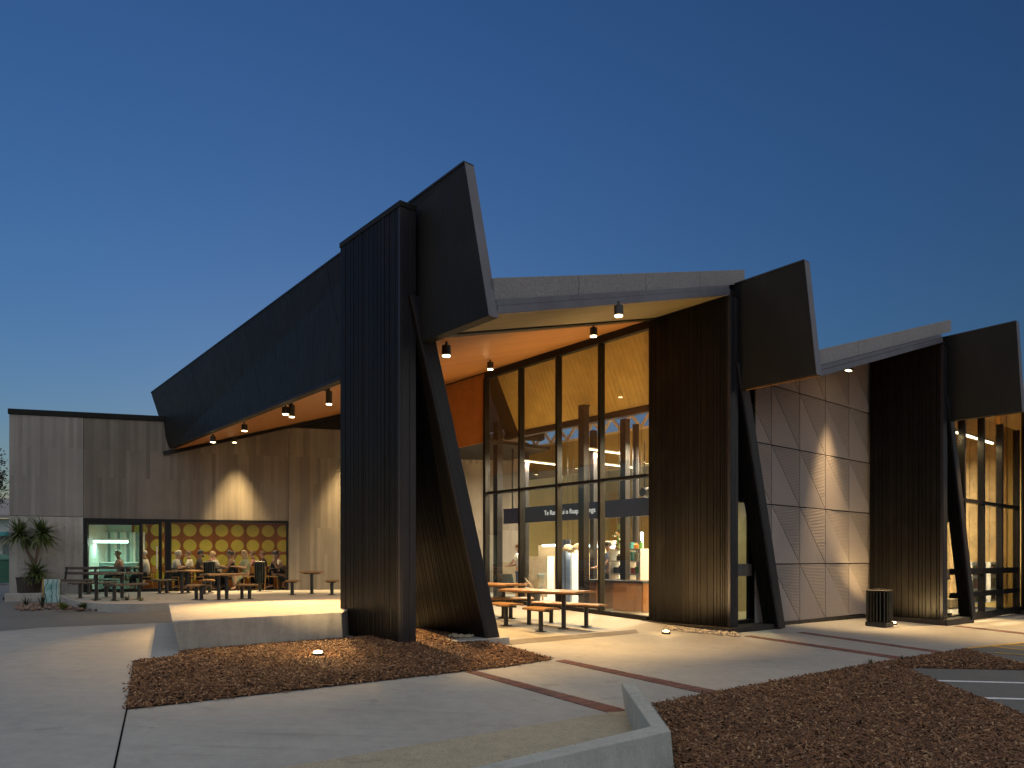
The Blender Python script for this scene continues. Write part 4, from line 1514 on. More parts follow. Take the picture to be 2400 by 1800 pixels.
# wall washer above the patterned panels
aw = ab(on_b(1936, 900, PB))[0]
zw = zroof(aw, 3)
ww = empty('wall_washer', AB(aw, PB - 0.55, zw - 0.10), ANG_A, 'small black wall washer under the eave of the patterned wall', 'light')
MB().box((0, 0, 0.0), 0.22, 0.14, 0.12).build('housing', 'post_black', ww, local=True, bevel=0.01)
MB().box((0, 0, -0.064), 0.16, 0.09, 0.006).build('lens', 'lamp_face', ww, local=True)
MB().box((0, 0, 0.09), 0.05, 0.05, 0.07).build('stem', 'post_black', ww, local=True)
lamp('SPOT', 'lamp', AB(aw, PB - 0.55, zw - 0.2), 2000, (1.0, 0.66, 0.32), ww, 0.10, 46, 1.0, AB(aw + 0.0, PB - 0.50, 0.0))

# downlights close to the concrete wall (scallops of light)
def wall_downlight(u, label, power):
    s0 = s_at(u)
    p = W(s0, -0.55, 0)
    z = min(zroof(ab(p)[0], 2), 5.6)
    root = empty('soffit_downlight', (p.x, p.y, z - 0.14), 0, label, 'light', 'lights under the canopy')
    MB().tube((0, 0, 0.08), (0, 0, -0.07), 0.07, n=18).build('housing', 'metal_lamp', root, local=True)
    MB().lathe((0, 0, -0.085), [(0.06, 0.0), (0.06, 0.011)], 18).build('lens', 'lamp_face', root, local=True)
    MB().tube((0, 0, 0.075), (0, 0, zroof(ab(p)[0], 2) - z + 0.15), 0.018, n=8).build('stem', 'post_black', root, local=True)
    lamp('SPOT', 'lamp', (p.x, p.y, z - 0.26), power, (1.0, 0.68, 0.30), root, 0.16, 60, 1.0)
wall_downlight(553, 'small round downlight close to the concrete wall above the cafe window', 2600)
wall_downlight(806, 'small round downlight close to the concrete wall behind the tall fin', 2300)

# ================================================================== CAFE INTERIOR
def W2(s, off, z):
    return W(s, off, z)
# lights
lt = empty('ceiling_panel_light', W(1.2, 1.7, 2.76), WANG, 'warm light panel under the cafe ceiling', 'light', 'cafe ceiling lights')
MB().box((0, 0, 0), 2.6, 0.12, 0.02).build('diffuser', 'led_warm', lt, local=True)
lamp('AREA', 'lamp', W(1.2, 1.0, 2.72), 70, (1.0, 0.72, 0.38), lt, sx=4.6, sy=1.2, ang=WANG)
# kitchen fluorescent tube
sa, sb = s_at(206, 1.6), s_at(300, 1.6)
tb = empty('fluorescent_tube', W((sa + sb) / 2, 1.6, 1.93), WANG, 'bright greenish fluorescent tube behind the left cafe window', 'light')
MB().tube((-(sb - sa) / 2, 0, 0), ((sb - sa) / 2, 0, 0), 0.045, n=10).build('tube', 'led_white', tb, local=True)
MB().box((0, 0, 0.075), (sb - sa) * 1.02, 0.1, 0.05).build('batten', 'white_paint', tb, local=True)
MB().tube(((sa - sb) * 0.4, 0, 0.09), ((sa - sb) * 0.4, 0, 0.86), 0.01, n=6).build('drop_rod', 'white_paint', tb, local=True)
MB().tube(((sb - sa) * 0.4, 0, 0.09), ((sb - sa) * 0.4, 0, 0.86), 0.01, n=6).build('drop_rod', 'white_paint', tb, local=True)
lamp('AREA', 'lamp', W((sa + sb) / 2, 1.6, 1.86), 26, (0.55, 1.0, 0.82), tb, sx=1.4, sy=0.2)
# kitchen fittings
kb = empty('serving_counter', W(-2.1, 2.5, TER), WANG, 'grey serving counter behind the left cafe window', 'counter')
MB().box((0, 0, 0.45), 1.5, 0.6, 0.9).build('cabinet', 'kitchen_grey', kb, local=True, bevel=0.01)
MB().box((0, 0, 0.92), 1.56, 0.66, 0.04).build('counter_top', 'white_paint', kb, local=True, bevel=0.006)
cu = empty('strip_curtain', W(-1.95, 2.95, TER), WANG, 'pale strip curtain hanging behind the serving counter', 'curtain')
for i in range(14):
    MB().box((-0.65 + i * 0.1, 0.02 * (i % 2), 1.05), 0.085, 0.006, 1.9).build('strip', ['kitchen_pale', 'white_paint', 'kitchen_grey'][i % 3], cu, local=True)

# ---- furniture inside
def cafe_table(s, off, rz, label):
    root = empty('cafe_table', W(s, off, TER), WANG + rz, label, 'table', 'tables inside the cafe')
    MB().box((0, 0, 0.73), 0.8, 0.7, 0.035).build('table_top', 'slat_dark', root, local=True, bevel=0.006)
    MB().tube((0, 0, 0.02), (0, 0, 0.71), 0.035, n=10).build('pedestal', 'post_black', root, local=True)
    MB().box((0, 0, 0.012), 0.5, 0.5, 0.02).build('base', 'post_black', root, local=True)
    for k, (x, y) in enumerate(((-0.2, 0.1), (0.15, -0.12), (0.05, 0.2))):
        MB().lathe((x, y, 0.748), [(0.025, 0), (0.03, 0.1), (0.025, 0.1)], 10).build('glass_tumbler', 'glass', root, local=True)
    MB().lathe((0.1, 0.12, 0.748), [(0.06, 0.0), (0.11, 0.02), (0.105, 0.022)], 14).build('plate', 'white_paint', root, local=True)
    return root

def cafe_chair(loc, rz, label):
    root = empty('cafe_chair', loc, rz, label, 'chair', 'plywood chairs inside the cafe')
    MB().box((0, 0, 0.45), 0.44, 0.42, 0.03).build('seat', 'chair_ply', root, local=True, bevel=0.008)
    # curved back at -x
    vs, fs = [], []
    n = 8
    for i in range(n):
        a = -0.9 + 1.8 * i / (n - 1)
        x, y = -0.05 - 0.2 * math.cos(a), 0.24 * math.sin(a) / math.sin(0.9)
        for z in (0.55, 0.80):
            k = 1.0 + (z - 0.55) * 0.12
            vs.append((x * k, y, z))
            vs.append((x * k - 0.016, y, z))
    for i in range(n - 1):
        o = 4 * i
        fs += [(o, o + 2, o + 6, o + 4), (o + 1, o + 3, o + 7, o + 5), (o + 2, o + 3, o + 7, o + 6), (o, o + 1, o + 5, o + 4)]
    fs += [(0, 1, 3, 2), (4 * n - 4, 4 * n - 3, 4 * n - 1, 4 * n - 2)]
    MB().add(vs, fs).build('backrest', 'chair_ply', root, local=True)
    for x, y in ((0.17, 0.17), (0.17, -0.17), (-0.18, 0.18), (-0.18, -0.18)):
        zt = 0.45 if x > 0 else 0.62
        MB().tube((x * 1.25, y * 1.15, 0), (x, y, zt), 0.014, 0.018, n=8).build('leg', 'chair_ply', root, local=True)
    return root

# ---- people -------------------------------------------------------------
def skin_mesh(name, verts, edges, radii, mat, parent, sub=1, smooth=True):
    me = bpy.data.meshes.new(name + '_src')
    me.from_pydata([Vector(v) for v in verts], edges, [])
    o = bpy.data.objects.new(name + '_src', me)
    COL.objects.link(o)
    sk_ = o.modifiers.new('skin', 'SKIN')
    sk_.use_smooth_shade = True
    for i, r in enumerate(radii):
        d = me.skin_vertices[0].data[i]
        d.radius = (r, r) if not isinstance(r, tuple) else r
        d.use_root = (i == 0)
    ss = o.modifiers.new('sub', 'SUBSURF')
    ss.levels = sub
    ss.render_levels = sub
    dg = bpy.context.evaluated_depsgraph_get()
    dg.update()
    m2 = bpy.data.meshes.new_from_object(o.evaluated_get(dg))
    m2.name = name
    bpy.data.objects.remove(o)
    m2.materials.clear()
    m2.materials.append(MATS[mat])
    for p in m2.polygons:
        p.use_smooth = True
    ob = bpy.data.objects.new(name, m2)
    COL.objects.link(ob)
    ob.parent = parent
    return ob

def person(loc, rz, label, top, skin, hair, long_hair=False, lean=0.12, dress=False, reach=0.34, hand_z=0.80, standing=False, bun=False, beard=False, sleeve=True, low='cloth_black', scale=1.0):
    """faces local +x; seated on a 0.45 m seat at the origin unless standing"""
    root = empty('person', loc, rz, label, 'person', 'people at the cafe tables' if not standing else None)
    root.scale = (scale, scale, scale)
    hz = 0.50 if not standing else 0.95
    sx = math.sin(lean)
    def T(h, x=0.0, y=0.0):          # point up the spine
        return (x + sx * h, y, hz + h * math.cos(lean))
    V, E_, Rr = [], [], []
    def add(p, r, par=None):
        V.append(p); Rr.append(r)
        if par is not None:
            E_.append((par, len(V) - 1))
        return len(V) - 1
    pel = add(T(0), (0.145, 0.115))
    wai = add(T(0.20), (0.125, 0.10), pel)
    che = add(T(0.40), (0.150, 0.115), wai)
    nb = add(T(0.53), (0.075, 0.075), che)
    ne = add(T(0.60, 0.01), 0.052, nb)
    hd = add(T(0.70, 0.035), (0.078, 0.09), ne)
    ht = add(T(0.80, 0.03), (0.062, 0.075), hd)
    arms = []
    for sgn in (1, -1):
        sh = add(T(0.48, 0, sgn * 0.17), 0.062, che)
        el = add(T(0.24, 0.13, sgn * 0.24), 0.046, sh)
        wr = add((reach + sx * 0.3, sgn * 0.12, hand_z if not standing else hz + 0.12), 0.030, el)
        pa = add((reach + sx * 0.3 + 0.075, sgn * 0.10, (hand_z if not standing else hz + 0.12) + 0.005), (0.036, 0.02), wr)
        for k in range(4):
            f1 = add((V[pa][0] + 0.05, V[pa][1] + (k - 1.5) * 0.019, V[pa][2] - 0.004), 0.0095, pa)
            add((V[f1][0] + 0.030 - abs(k - 1.3) * 0.006, V[f1][1], V[f1][2] - 0.022), 0.008, f1)
        t1 = add((V[wr][0] + 0.045, V[wr][1] - sgn * 0.04, V[wr][2] + 0.006), 0.011, wr)
        add((V[t1][0] + 0.035, V[t1][1] - sgn * 0.008, V[t1][2] - 0.006), 0.009, t1)
        arms.append((sh, el, wr))
        if standing:
            hp = add((0, sgn * 0.09, hz - 0.08), 0.085, pel)
            kn = add((0.02, sgn * 0.10, 0.49), 0.058, hp)
            an = add((-0.01, sgn * 0.10, 0.09), 0.038, kn)
            add((0.15, sgn * 0.11, 0.035), (0.042, 0.028), an)
        else:
            hp = add((0.06, sgn * 0.09, hz - 0.01), 0.088, pel)
            kn = add((0.44, sgn * 0.11, hz - 0.0), 0.060, hp)
            an = add((0.42 + 0.04 * sgn, sgn * 0.11, 0.085), 0.038, kn)
            add((0.57 + 0.04 * sgn, sgn * 0.12, 0.035), (0.042, 0.026), an)
    body = skin_mesh('body', V, E_, Rr, skin, root, 2)
    # shirt over the torso and sleeves
    cv, ce, cr = [], [], []
    def ca(p, r, par=None):
        cv.append(p); cr.append(r)
        if par is not None:
            ce.append((par, len(cv) - 1))
        return len(cv) - 1
    a0 = ca(T(-0.03), (0.165, 0.135)); a1 = ca(T(0.20), (0.145, 0.12), a0); a2 = ca(T(0.40), (0.168, 0.132), a1); a3 = ca(T(0.52), (0.095, 0.09), a2)
    for sgn, (sh, el, wr) in zip((1, -1), arms):
        s1 = ca(V[sh], 0.075, a2)
        if sleeve:
            m = tuple((V[sh][i] * 0.25 + V[el][i] * 0.75) for i in range(3))
            ca(m, 0.058, s1)
    skin_mesh('shirt', cv, ce, cr, top, root, 2)
    # trousers or skirt
    cv, ce, cr = [], [], []
    b0 = ca(T(0.02), (0.16, 0.13))
    if dress:
        b1 = ca((0.22, 0, hz - 0.02), (0.20, 0.115), b0)
        b2 = ca((0.40, 0, hz - 0.10), (0.19, 0.13), b1)
        ca((0.40, 0, 0.22), (0.20, 0.12), b2)
    else:
        for sgn in (1, -1):
            if standing:
                k1 = ca((0.0, sgn * 0.09, hz - 0.08), 0.098, b0)
                k2 = ca((0.02, sgn * 0.10, 0.49), 0.074, k1)
                ca((-0.01, sgn * 0.10, 0.12), 0.056, k2)
            else:
                k1 = ca((0.07, sgn * 0.09, hz - 0.01), 0.10, b0)
                k2 = ca((0.44, sgn * 0.11, hz - 0.005), 0.076, k1)
                ca((0.42 + 0.04 * sgn, sgn * 0.11, 0.13), 0.058, k2)
    skin_mesh('skirt' if dress else 'trousers', cv, ce, cr, top if dress else low, root, 2)
    for sgn in (1, -1):
        ax = 0.42 + 0.04 * sgn if not standing else -0.01
        MB().box((ax + 0.07, sgn * 0.115, 0.03), 0.25, 0.085, 0.06).build('shoe', 'cloth_black', root, bevel=0.02, local=True)
    # face
    hc = Vector(T(0.72, 0.035))
    head = body
    bm = MB()
    for sgn in (1, -1):
        bm.add(*rock((hc.x + 0.088, hc.y + sgn * 0.032, hc.z + 0.012), 0.011, 0.8))
    bm.build('eyes', 'cloth_black', root, local=True)
    nv = [(hc.x + 0.085, hc.y, hc.z + 0.02), (hc.x + 0.082, hc.y + 0.018, hc.z - 0.03), (hc.x + 0.082, hc.y - 0.018, hc.z - 0.03), (hc.x + 0.118, hc.y, hc.z - 0.025)]
    MB().add(nv, [(0, 1, 3), (0, 3, 2), (1, 2, 3), (0, 2, 1)]).build('nose', skin, root, local=True)
    MB().box((hc.x + 0.082, hc.y, hc.z - 0.058), 0.014, 0.045, 0.010).build('mouth', 'cloth_rose', root, local=True)
    for sgn in (1, -1):
        MB().add(*rock((hc.x - 0.005, hc.y + sgn * 0.083, hc.z - 0.005), 0.026, 1.2)).build('ear', skin, root, local=True)
    # hair : cap mesh over the back and top of the skull
    hv, hf = [], []
    nu, nvv = 12, 8
    for j in range(nvv + 1):
        th = math.pi * 0.62 * j / nvv
        for i in range(nu):
            ph = 2 * math.pi * i / nu
            rx = 0.112
            d = Vector((math.sin(th) * math.cos(ph), math.sin(th) * math.sin(ph) * 0.92, math.cos(th)))
            cut = 0.0
            if d.x > 0.35 and d.z < 0.55:
                d = d * 0.80      # keep the face clear
            hv.append(hc + Vector((-0.018, 0, 0.028)) + d * rx * random.uniform(0.95, 1.06))
    for j in range(nvv):
        for i in range(nu):
            k = (i + 1) % nu
            hf.append((j * nu + i, j * nu + k, (j + 1) * nu + k, (j + 1) * nu + i))
    hm = MB().add(hv, hf)
    if long_hair:
        hm.add(*rock((hc.x - 0.085, hc.y, hc.z - 0.11), 0.10, 1.9))
        hm.add(*rock((hc.x - 0.09, hc.y, hc.z - 0.24), 0.085, 1.9))
    if bun:
        hm.add(*rock((hc.x - 0.13, hc.y, hc.z + 0.05), 0.055, 1.0))
    if beard:
        hm.add(*rock((hc.x + 0.055, hc.y, hc.z - 0.075), 0.052, 1.0))
    hm.build('hair', hair, root, local=True, smooth=True)
    return root

def seat_at(u, off):
    s0 = s_at(u, off)
    p = W(s0, off, TER)
    return p
RIGHT, LEFT, BACK = WANG, WANG + math.pi, WANG + math.pi / 2
ppl = [
    (407, 0.75, RIGHT, 'person in a white shirt leaning chin on hand, next to the thick column', 'cloth_white', 'skin_a', 'hair_grey', dict(lean=0.2)),
    (449, 1.55, LEFT, 'person in a white top behind the bearded man', 'cloth_white', 'skin_a', 'hair_brown', dict()),
    (466, 0.65, RIGHT, 'bearded dark-haired man in a brown shirt facing right', 'cloth_brown', 'skin_b', 'hair_dark', dict(beard=True, lean=0.05)),
    (515, 1.5, LEFT, 'person in a white blouse bending over the middle table', 'cloth_white', 'skin_a', 'hair_blond', dict(lean=0.3)),
    (547, 0.75, LEFT, 'dark-haired person in a black sleeveless top facing left', 'cloth_black', 'skin_b', 'hair_dark', dict(sleeve=False, bun=True, lean=0.15)),
    (579, 0.62, LEFT + 0.5, 'person with long blond hair in a sage green dress', 'cloth_sage', 'skin_a', 'hair_blond', dict(dress=True, long_hair=True, lean=0.12)),
    (598, 1.7, LEFT, 'person in a rose top half hidden behind the sage green dress', 'cloth_rose', 'skin_a', 'hair_brown', dict()),
    (637, 0.6, RIGHT, 'person with dark tied-up hair in a black dress facing right', 'cloth_black', 'skin_b', 'hair_dark', dict(dress=True, sleeve=False, bun=True, lean=0.18)),
    (622, 1.8, LEFT, 'person in a black shirt behind the one in the black dress', 'cloth_black', 'skin_a', 'hair_brown', dict()),
    (665, 1.2, LEFT, 'grey-haired person in a white shirt at the right window jamb', 'cloth_white', 'skin_a', 'hair_grey', dict(lean=0.3)),
    (423, 1.9, LEFT, 'person in a blue top at the back near the thick column', 'cloth_blue', 'skin_a', 'hair_blond', dict()),
    (491, 1.9, RIGHT, 'person in a rose top at the back behind the left slatted bin', 'cloth_rose', 'skin_a', 'hair_dark', dict()),
    (536, 2.0, RIGHT, 'person in a white top at the back behind the black sleeveless one', 'cloth_white', 'skin_b', 'hair_brown', dict(lean=0.25)),
    (652, 2.1, LEFT, 'person in a brown top at the back near the right window jamb', 'cloth_brown', 'skin_a', 'hair_blond', dict()),
    (284, 1.2, LEFT, 'person in a rose shirt behind the left cafe window', 'cloth_rose', 'skin_b', 'hair_brown', dict()),
    (345, 0.9, LEFT, 'white-haired person in a white shirt behind the cafe door', 'cloth_white', 'skin_a', 'hair_grey', dict()),
]
for u, off, rz, lab, top, skn, hr, kw in ppl:
    p = seat_at(u, off)
    person(p, rz, lab, top, skn, hr, **kw)
    cafe_chair(p, rz, 'plywood chair under the ' + ' '.join(lab.split(' facing')[0].split(',')[0].split()[:11]))
for u, off, lab in ((428, 0.9, 'dark cafe table left of the bearded man'), (507, 0.85, 'dark cafe table between the bearded man and the black sleeveless top'),
                    (657, 0.7, 'dark cafe table at the right window jamb'), (556, 1.7, 'dark cafe table at the back behind the sage green dress'), (316, 1.2, 'dark cafe table behind the cafe door frame')):
    p = seat_at(u, off)
    cafe_table((p - W0).dot(WDIR), off, 0.0, lab)

# ================================================================== LIBRARY INTERIOR
fl = MB().abox(GA + 0.1, aT4 + 2, PB + 0.2, 15.0, -0.25, 0.04).build('library_floor', 'floor_pale', build)
# second sawtooth : lining and clerestory with trusses
LA = aT3 + 0.05
MB().abox(LA, LA + 0.1, PB + 1.2, 15.0, 4.55, 5.82).build('high_lining', 'olive_lining', build)
cl = MB().abox(LA - 0.02, LA + 0.12, PB + 1.2, 15.0, 5.82, 5.90).build('clerestory', 'cream_paper', build)
MB().abox(LA - 0.02, LA + 0.12, PB + 1.2, 15.0, 6.40, 6.60).build('top_chord', 'steel_dark', cl)
b = PB + 1.4
k = 0
while b < 14.5:
    MB().bar(AB(LA + 0.05, b, 5.90), AB(LA + 0.05, b + 0.45, 6.42), 0.07, 0.09).build('truss_web', 'cream_paper', cl)
    MB().bar(AB(LA + 0.05, b + 0.9, 5.90), AB(LA + 0.05, b + 0.45, 6.42), 0.07, 0.09).build('truss_web', 'cream_paper', cl)
    b += 0.9
# far wall with timber and dark uprights
FA = aT4 + 0.5
fw = MB().abox(FA, FA + 0.15, -2.5, 15.0, -0.2, 6.75).build('far_wall', 'olive_lining', build)
simple('timber_pale', (0.36, 0.25, 0.11), 0.55, 0, 0.35, 2.5)
b = -2.0
rnd = random.Random(9)
while b < 14.5:
    w = rnd.choice([0.5, 0.8, 1.2, 0.35]) if b > 3.0 else rnd.uniform(0.12, 0.22)
    MB().abox(FA - 0.03, FA - 0.002, b, b + w - (0.05 if b > 3.0 else 0.008), 0.0, 4.6 if b > 3.5 else rnd.uniform(6.2, 6.5)).build('wall_board', rnd.choice(['timber_pale', 'timber_lining', 'navy', 'timber_pale', 'kitchen_grey'] if b > 3.5 else ['timber_pale', 'timber_lining']), fw)
    b += w
# room ends
MB().abox(GA + 2.0, FA, 14.9, 15.05, -0.2, 6.5).build('end_wall', 'olive_lining', build)
# steel columns behind the glass
for u, v, a, r, nm in ((1167, 990, GA + 0.75, 0.10, 0), (1368, 950, GA + 0.75, 0.10, 0), (1232, 1100, GA + 2.2, 0.075, 1), (1391, 1100, GA + 2.2, 0.075, 1), (1465, 1100, GA + 1.6, 0.09, 1), (1490, 1100, GA + 2.4, 0.09, 2)):
    p = on_a(u, v, a)
    ztop = p.z if nm == 0 else 5.0
    c = MB()
    if nm == 2:
        c.tube((p.x, p.y, 0.02), (p.x, p.y, ztop), r, n=16)
    else:
        c.box((p.x, p.y, (ztop + 0.02) / 2), 2 * r, 2 * r, ztop - 0.02, ANG_A)
    o = c.build('steel_column', 'steel_dark', build)
    if nm == 0:
        MB().bar((p.x, p.y, ztop - 0.05), Vector((p.x, p.y, ztop + 0.05)) + DA * 0.3, 0.06).build('bracket', 'steel_dark', o)

# navy sign band with the centre's name
SA_ = GA + 1.5
q0, q1 = on_a(1262, 1196, SA_), on_a(1500, 1196, SA_)
zb1 = 2.90
zb0 = 2.44
b0, b1 = ab(on_a(1512, 1200, SA_))[1] - 0.9, ab(on_a(1180, 1200, SA_))[1]
band = empty('sign_band', AB(SA_, (b0 + b1) / 2, zb0), 0, 'navy sign band with pale lettering hanging inside the porch glass', 'sign')
MB().abox(SA_, SA_ + 0.08, b0, b1, zb0, zb1).build('board', 'navy', band)
for bb in (b0 + 0.4, b1 - 0.4):
    MB().abox(SA_ + 0.02, SA_ + 0.06, bb - 0.02, bb + 0.02, zb1, 4.95).build('hanger', 'steel_dark', band)
tcu = bpy.data.curves.new('lettering', 'FONT')
tcu.body = 'Te Ramanui o Ruap\u016btahanga'
tcu.size = 0.20
tcu.extrude = 0.004
tcu.align_x = 'LEFT'
to = bpy.data.objects.new('lettering_src', tcu)
COL.objects.link(to)
dg = bpy.context.evaluated_depsgraph_get()
dg.update()
tm = bpy.data.meshes.new_from_object(to.evaluated_get(dg))
bpy.data.objects.remove(to)
tm.name = 'lettering'
emit('letter_glow', (1.0, 0.93, 0.80), 0.75)  # white lettering is given a faint glow of its own
tm.materials.clear()
tm.materials.append(MATS['letter_glow'])
wtxt = max(v.co.x for v in tm.vertices)
pL = on_a(1276, 1216, SA_)
pR = on_a(1396, 1208, SA_)
span = (Vector((pR.x, pR.y)) - Vector((pL.x, pL.y))).length
sc_ = span / wtxt
X = -DB
Zv = Vector((0, 0, 1))
Nn = X.cross(Zv)
for v in tm.vertices:
    c = v.co.copy()
    w = Vector((pL.x, pL.y, 0)) + X * (c.x * sc_) + Vector((0, 0, 2.62 + c.y * sc_ * 1.12)) + DA * (-0.012 - c.z)
    v.co = w - world_loc(band)
lo_ = bpy.data.objects.new('lettering', tm)
COL.objects.link(lo_)
lo_.parent = band

# interior lights : linear pendants
def pendant(a, b, z, L, rz, label, power, col=(1.0, 0.80, 0.52), mat='led_warm', drop=0.6):
    root = empty('linear_pendant', AB(a, b, z), rz, label, 'light', 'linear pendants inside the library')
    MB().box((0, 0, 0), L, 0.05, 0.03).build('diffuser', mat, root, local=True)
    MB().box((0, 0, 0.035), L, 0.06, 0.036).build('housing', 'white_paint', root, local=True)
    for x in (-L * 0.4, L * 0.4):
        MB().tube((x, 0, 0.05), (x, 0, drop), 0.006, n=5).build('cable', 'post_black', root, local=True)
    if power:
        lamp('AREA', 'lamp', AB(a, b, z - 0.03), power, col, root, sx=L, sy=0.06, ang=rz)
    return root
pendant(GA + 2.6, b_right + 1.0, 4.4, 1.6, ANG_A, 'linear pendant near the porch glass, right end', 517)
pendant(GA + 2.6, b_right + 3.6, 4.4, 1.6, ANG_A, 'linear pendant near the middle of the porch glass', 517)
pendant(GA + 2.6, b_right + 6.6, 4.4, 1.6, ANG_A, 'linear pendant near the left end of the porch glass', 450)
pendant(GA + 5.2, b_right + 2.0, 4.4, 1.6, ANG_A, 'linear pendant deeper in the hall, right one', 495)
pendant(GA + 5.2, b_right + 5.5, 4.4, 1.6, ANG_A, 'linear pendant deeper in the hall, left one', 495)
pendant(aT3 + 2.6, 2.5, 3.4, 2.0, ANG_B, 'linear pendant at the back of the hall, right one', 480, (0.85, 1.0, 0.95), 'led_white')
pendant(aT3 + 2.6, 7.0, 3.4, 2.0, ANG_B, 'linear pendant at the back of the hall, left one', 480, (0.85, 1.0, 0.95), 'led_white')
pendant(aT3 + 5.2, bT3 + 3.4, 4.6, 1.8, ANG_A, 'linear pendant near the far timber wall of the third bay', 420)
pendant(aT3 + 2.2, bT3 + 3.0, 4.0, 1.8, ANG_A, 'linear pendant over the bookshelves of the third bay', 520)
# added fill lights hidden behind the transom to brighten the leaning lining
for i in range(4):
    bm_ = (gb[i] + gb[i + 1]) / 2
    L_ = gb[i] - gb[i + 1] - 0.3
    wash = empty('lining_fill_light', AB(GA + 0.16, bm_, TZ - 0.005), ANG_B, 'added fill light behind the transom of the porch glass, %s pane from the left' % ['first', 'second', 'third', 'fourth'][i], 'light', 'added fill lights behind the transom')
    MB().box((0, 0, 0), L_, 0.06, 0.05).build('trough', 'steel_dark', wash, local=True)
    MB().box((0, 0, 0.028), L_ - 0.04, 0.035, 0.004).build('diffuser', 'led_warm', wash, local=True)
    lamp('AREA', 'lamp', AB(GA + 0.16, bm_, TZ + 0.035), 19, (1.0, 0.72, 0.29), wash, sx=L_, sy=0.05, target=AB(GA + 0.85, bm_, 5.9), xaxis=DB)

# ---- things in the hall
def lib_at(u, a):
    p = on_a(u, 1300, a)
    return Vector((p.x, p.y, 0.04))
p = lib_at(1455, GA + 1.3)
dt = empty('display_table', p, ANG_B, 'black-topped display table on a timber plinth behind the porch glass', 'table')
MB().box((0, 0, 0.74), 2.1, 0.8, 0.06).build('table_top', 'post_black', dt, local=True, bevel=0.01)
MB().box((-0.3, 0, 0.355), 0.7, 0.5, 0.70).build('plinth', 'timber_orange', dt, local=True, bevel=0.006)
for x in (0.9, 0.55, -0.95):
    MB().box((x, 0, 0.355), 0.07, 0.6, 0.70).build('leg', 'timber_orange', dt, local=True)
p = lib_at(1472, GA + 2.1)
sh = empty('gift_shelf', p, ANG_B, 'white open gift shelf stacked with coloured goods', 'shelf')
for x in (-0.55, -0.1, 0.5):
    MB().box((x, 0, 0.78), 0.05, 0.36, 1.56).build('upright', 'white_paint', sh, local=True)
for z in (0.05, 0.5, 0.9, 1.25, 1.56):
    MB().box((-0.02, 0, z), 1.1, 0.36, 0.04).build('shelf_board', 'white_paint', sh, local=True)
gcols = [('goods_red', (0.5, 0.05, 0.04)), ('goods_green', (0.12, 0.35, 0.08)), ('goods_orange', (0.7, 0.25, 0.04)), ('goods_teal', (0.05, 0.30, 0.32)), ('goods_cream', (0.7, 0.62, 0.45)), ('goods_black', (0.02, 0.02, 0.02))]
for n_, c_ in gcols:
    simple(n_, c_, 0.5, 0, 0.2, 8)
rnd = random.Random(21)
gseen = {}
for z in (0.07, 0.52, 0.92, 1.27, 1.58):
    x = -0.5
    while x < 0.42:
        w, h = rnd.uniform(0.05, 0.16), rnd.uniform(0.1, 0.26)
        it = MB()
        q = p + DB * (x + w / 2)
        if rnd.random() < 0.5:
            it.lathe((0, 0, 0), [(w / 2, 0), (w / 2, h * 0.7), (w / 5, h * 0.8), (w / 5, h)], 10)
            nm = 'bottle'
        else:
            it.box((0, 0, h / 2), w * 0.9, 0.14, h, ANG_B)
            nm = 'boxed_gift'
        mc = rnd.choice(gcols)[0]
        o = it.build(nm, mc, bevel=0.004)
        gseen[(mc, nm, z)] = gseen.get((mc, nm, z), 0) + 1
        o.location = (q.x, q.y, 0.04 + z)
        tag(o, 'small %s %s%s on the %s board of the white gift shelf' % (mc.split('_')[1], nm.replace('_', ' '), ['', ' further right', ' farthest right'][min(gseen[(mc, nm, z)] - 1, 2)], {0.07: 'lowest', 0.52: 'second', 0.92: 'middle', 1.27: 'fourth', 1.58: 'top'}[z]), 'gift', 'goods on the white gift shelf')
        x += w + 0.03
p = lib_at(1325, GA + 2.0)
bn = empty('pull_up_banner', p, ANG_B, 'tall pale blue pull-up banner behind the porch glass', 'banner')
simple('banner_blue', (0.24, 0.34, 0.55), 0.6, 0, 0.15, 2)
MB().box((0, 0, 0.95), 0.42, 0.012, 1.85).build('print', 'banner_blue', bn, local=True)
MB().box((0, 0, 0.03), 0.46, 0.16, 0.06).build('foot', 'metal_lamp', bn, local=True)
MB().tube((0, 0.015, 0.05), (0, 0.015, 1.87), 0.012, n=8).build('pole', 'metal_lamp', bn, local=True)
p = lib_at(1340, GA + 2.4)
cb = empty('white_cabinet', p, ANG_B, 'narrow white cabinet right of the blue banner', 'cabinet')
MB().box((0, 0, 0.8), 0.42, 0.4, 1.6).build('carcass', 'white_paint', cb, local=True, bevel=0.008)
MB().box((0.0, -0.205, 0.8), 0.38, 0.012, 1.5).build('door', 'cream_paper', cb, local=True)
for i, (u, v, r) in enumerate(((1331, 1284, 0.17), (1343, 1288, 0.17), (1356, 1282, 0.18))):
    p = on_a(u, v, GA + 1.9)
    o = MB().lathe((0, 0, 0), [(r, -0.09), (r * 0.95, -0.02), (r * 0.55, 0.08), (r * 0.2, 0.10)], 16)
    root = empty('paper_lampshade', (p.x, p.y, p.z), 0.2 * i, ['cream paper lampshade on the left of three', 'cream paper lampshade in the middle of three', 'cream paper lampshade on the right of three'][i], 'lamp')
    o.build('shade', 'cream_paper', root, local=True, smooth=True)
    MB().tube((0, 0, 0.1), (0, 0, 4.95 - p.z), 0.006, n=5).build('cord', 'post_black', root, local=True)
    lamp('POINT', 'lamp', (p.x, p.y, p.z - 0.12), 6, (1, 0.8, 0.5), root, 0.08)
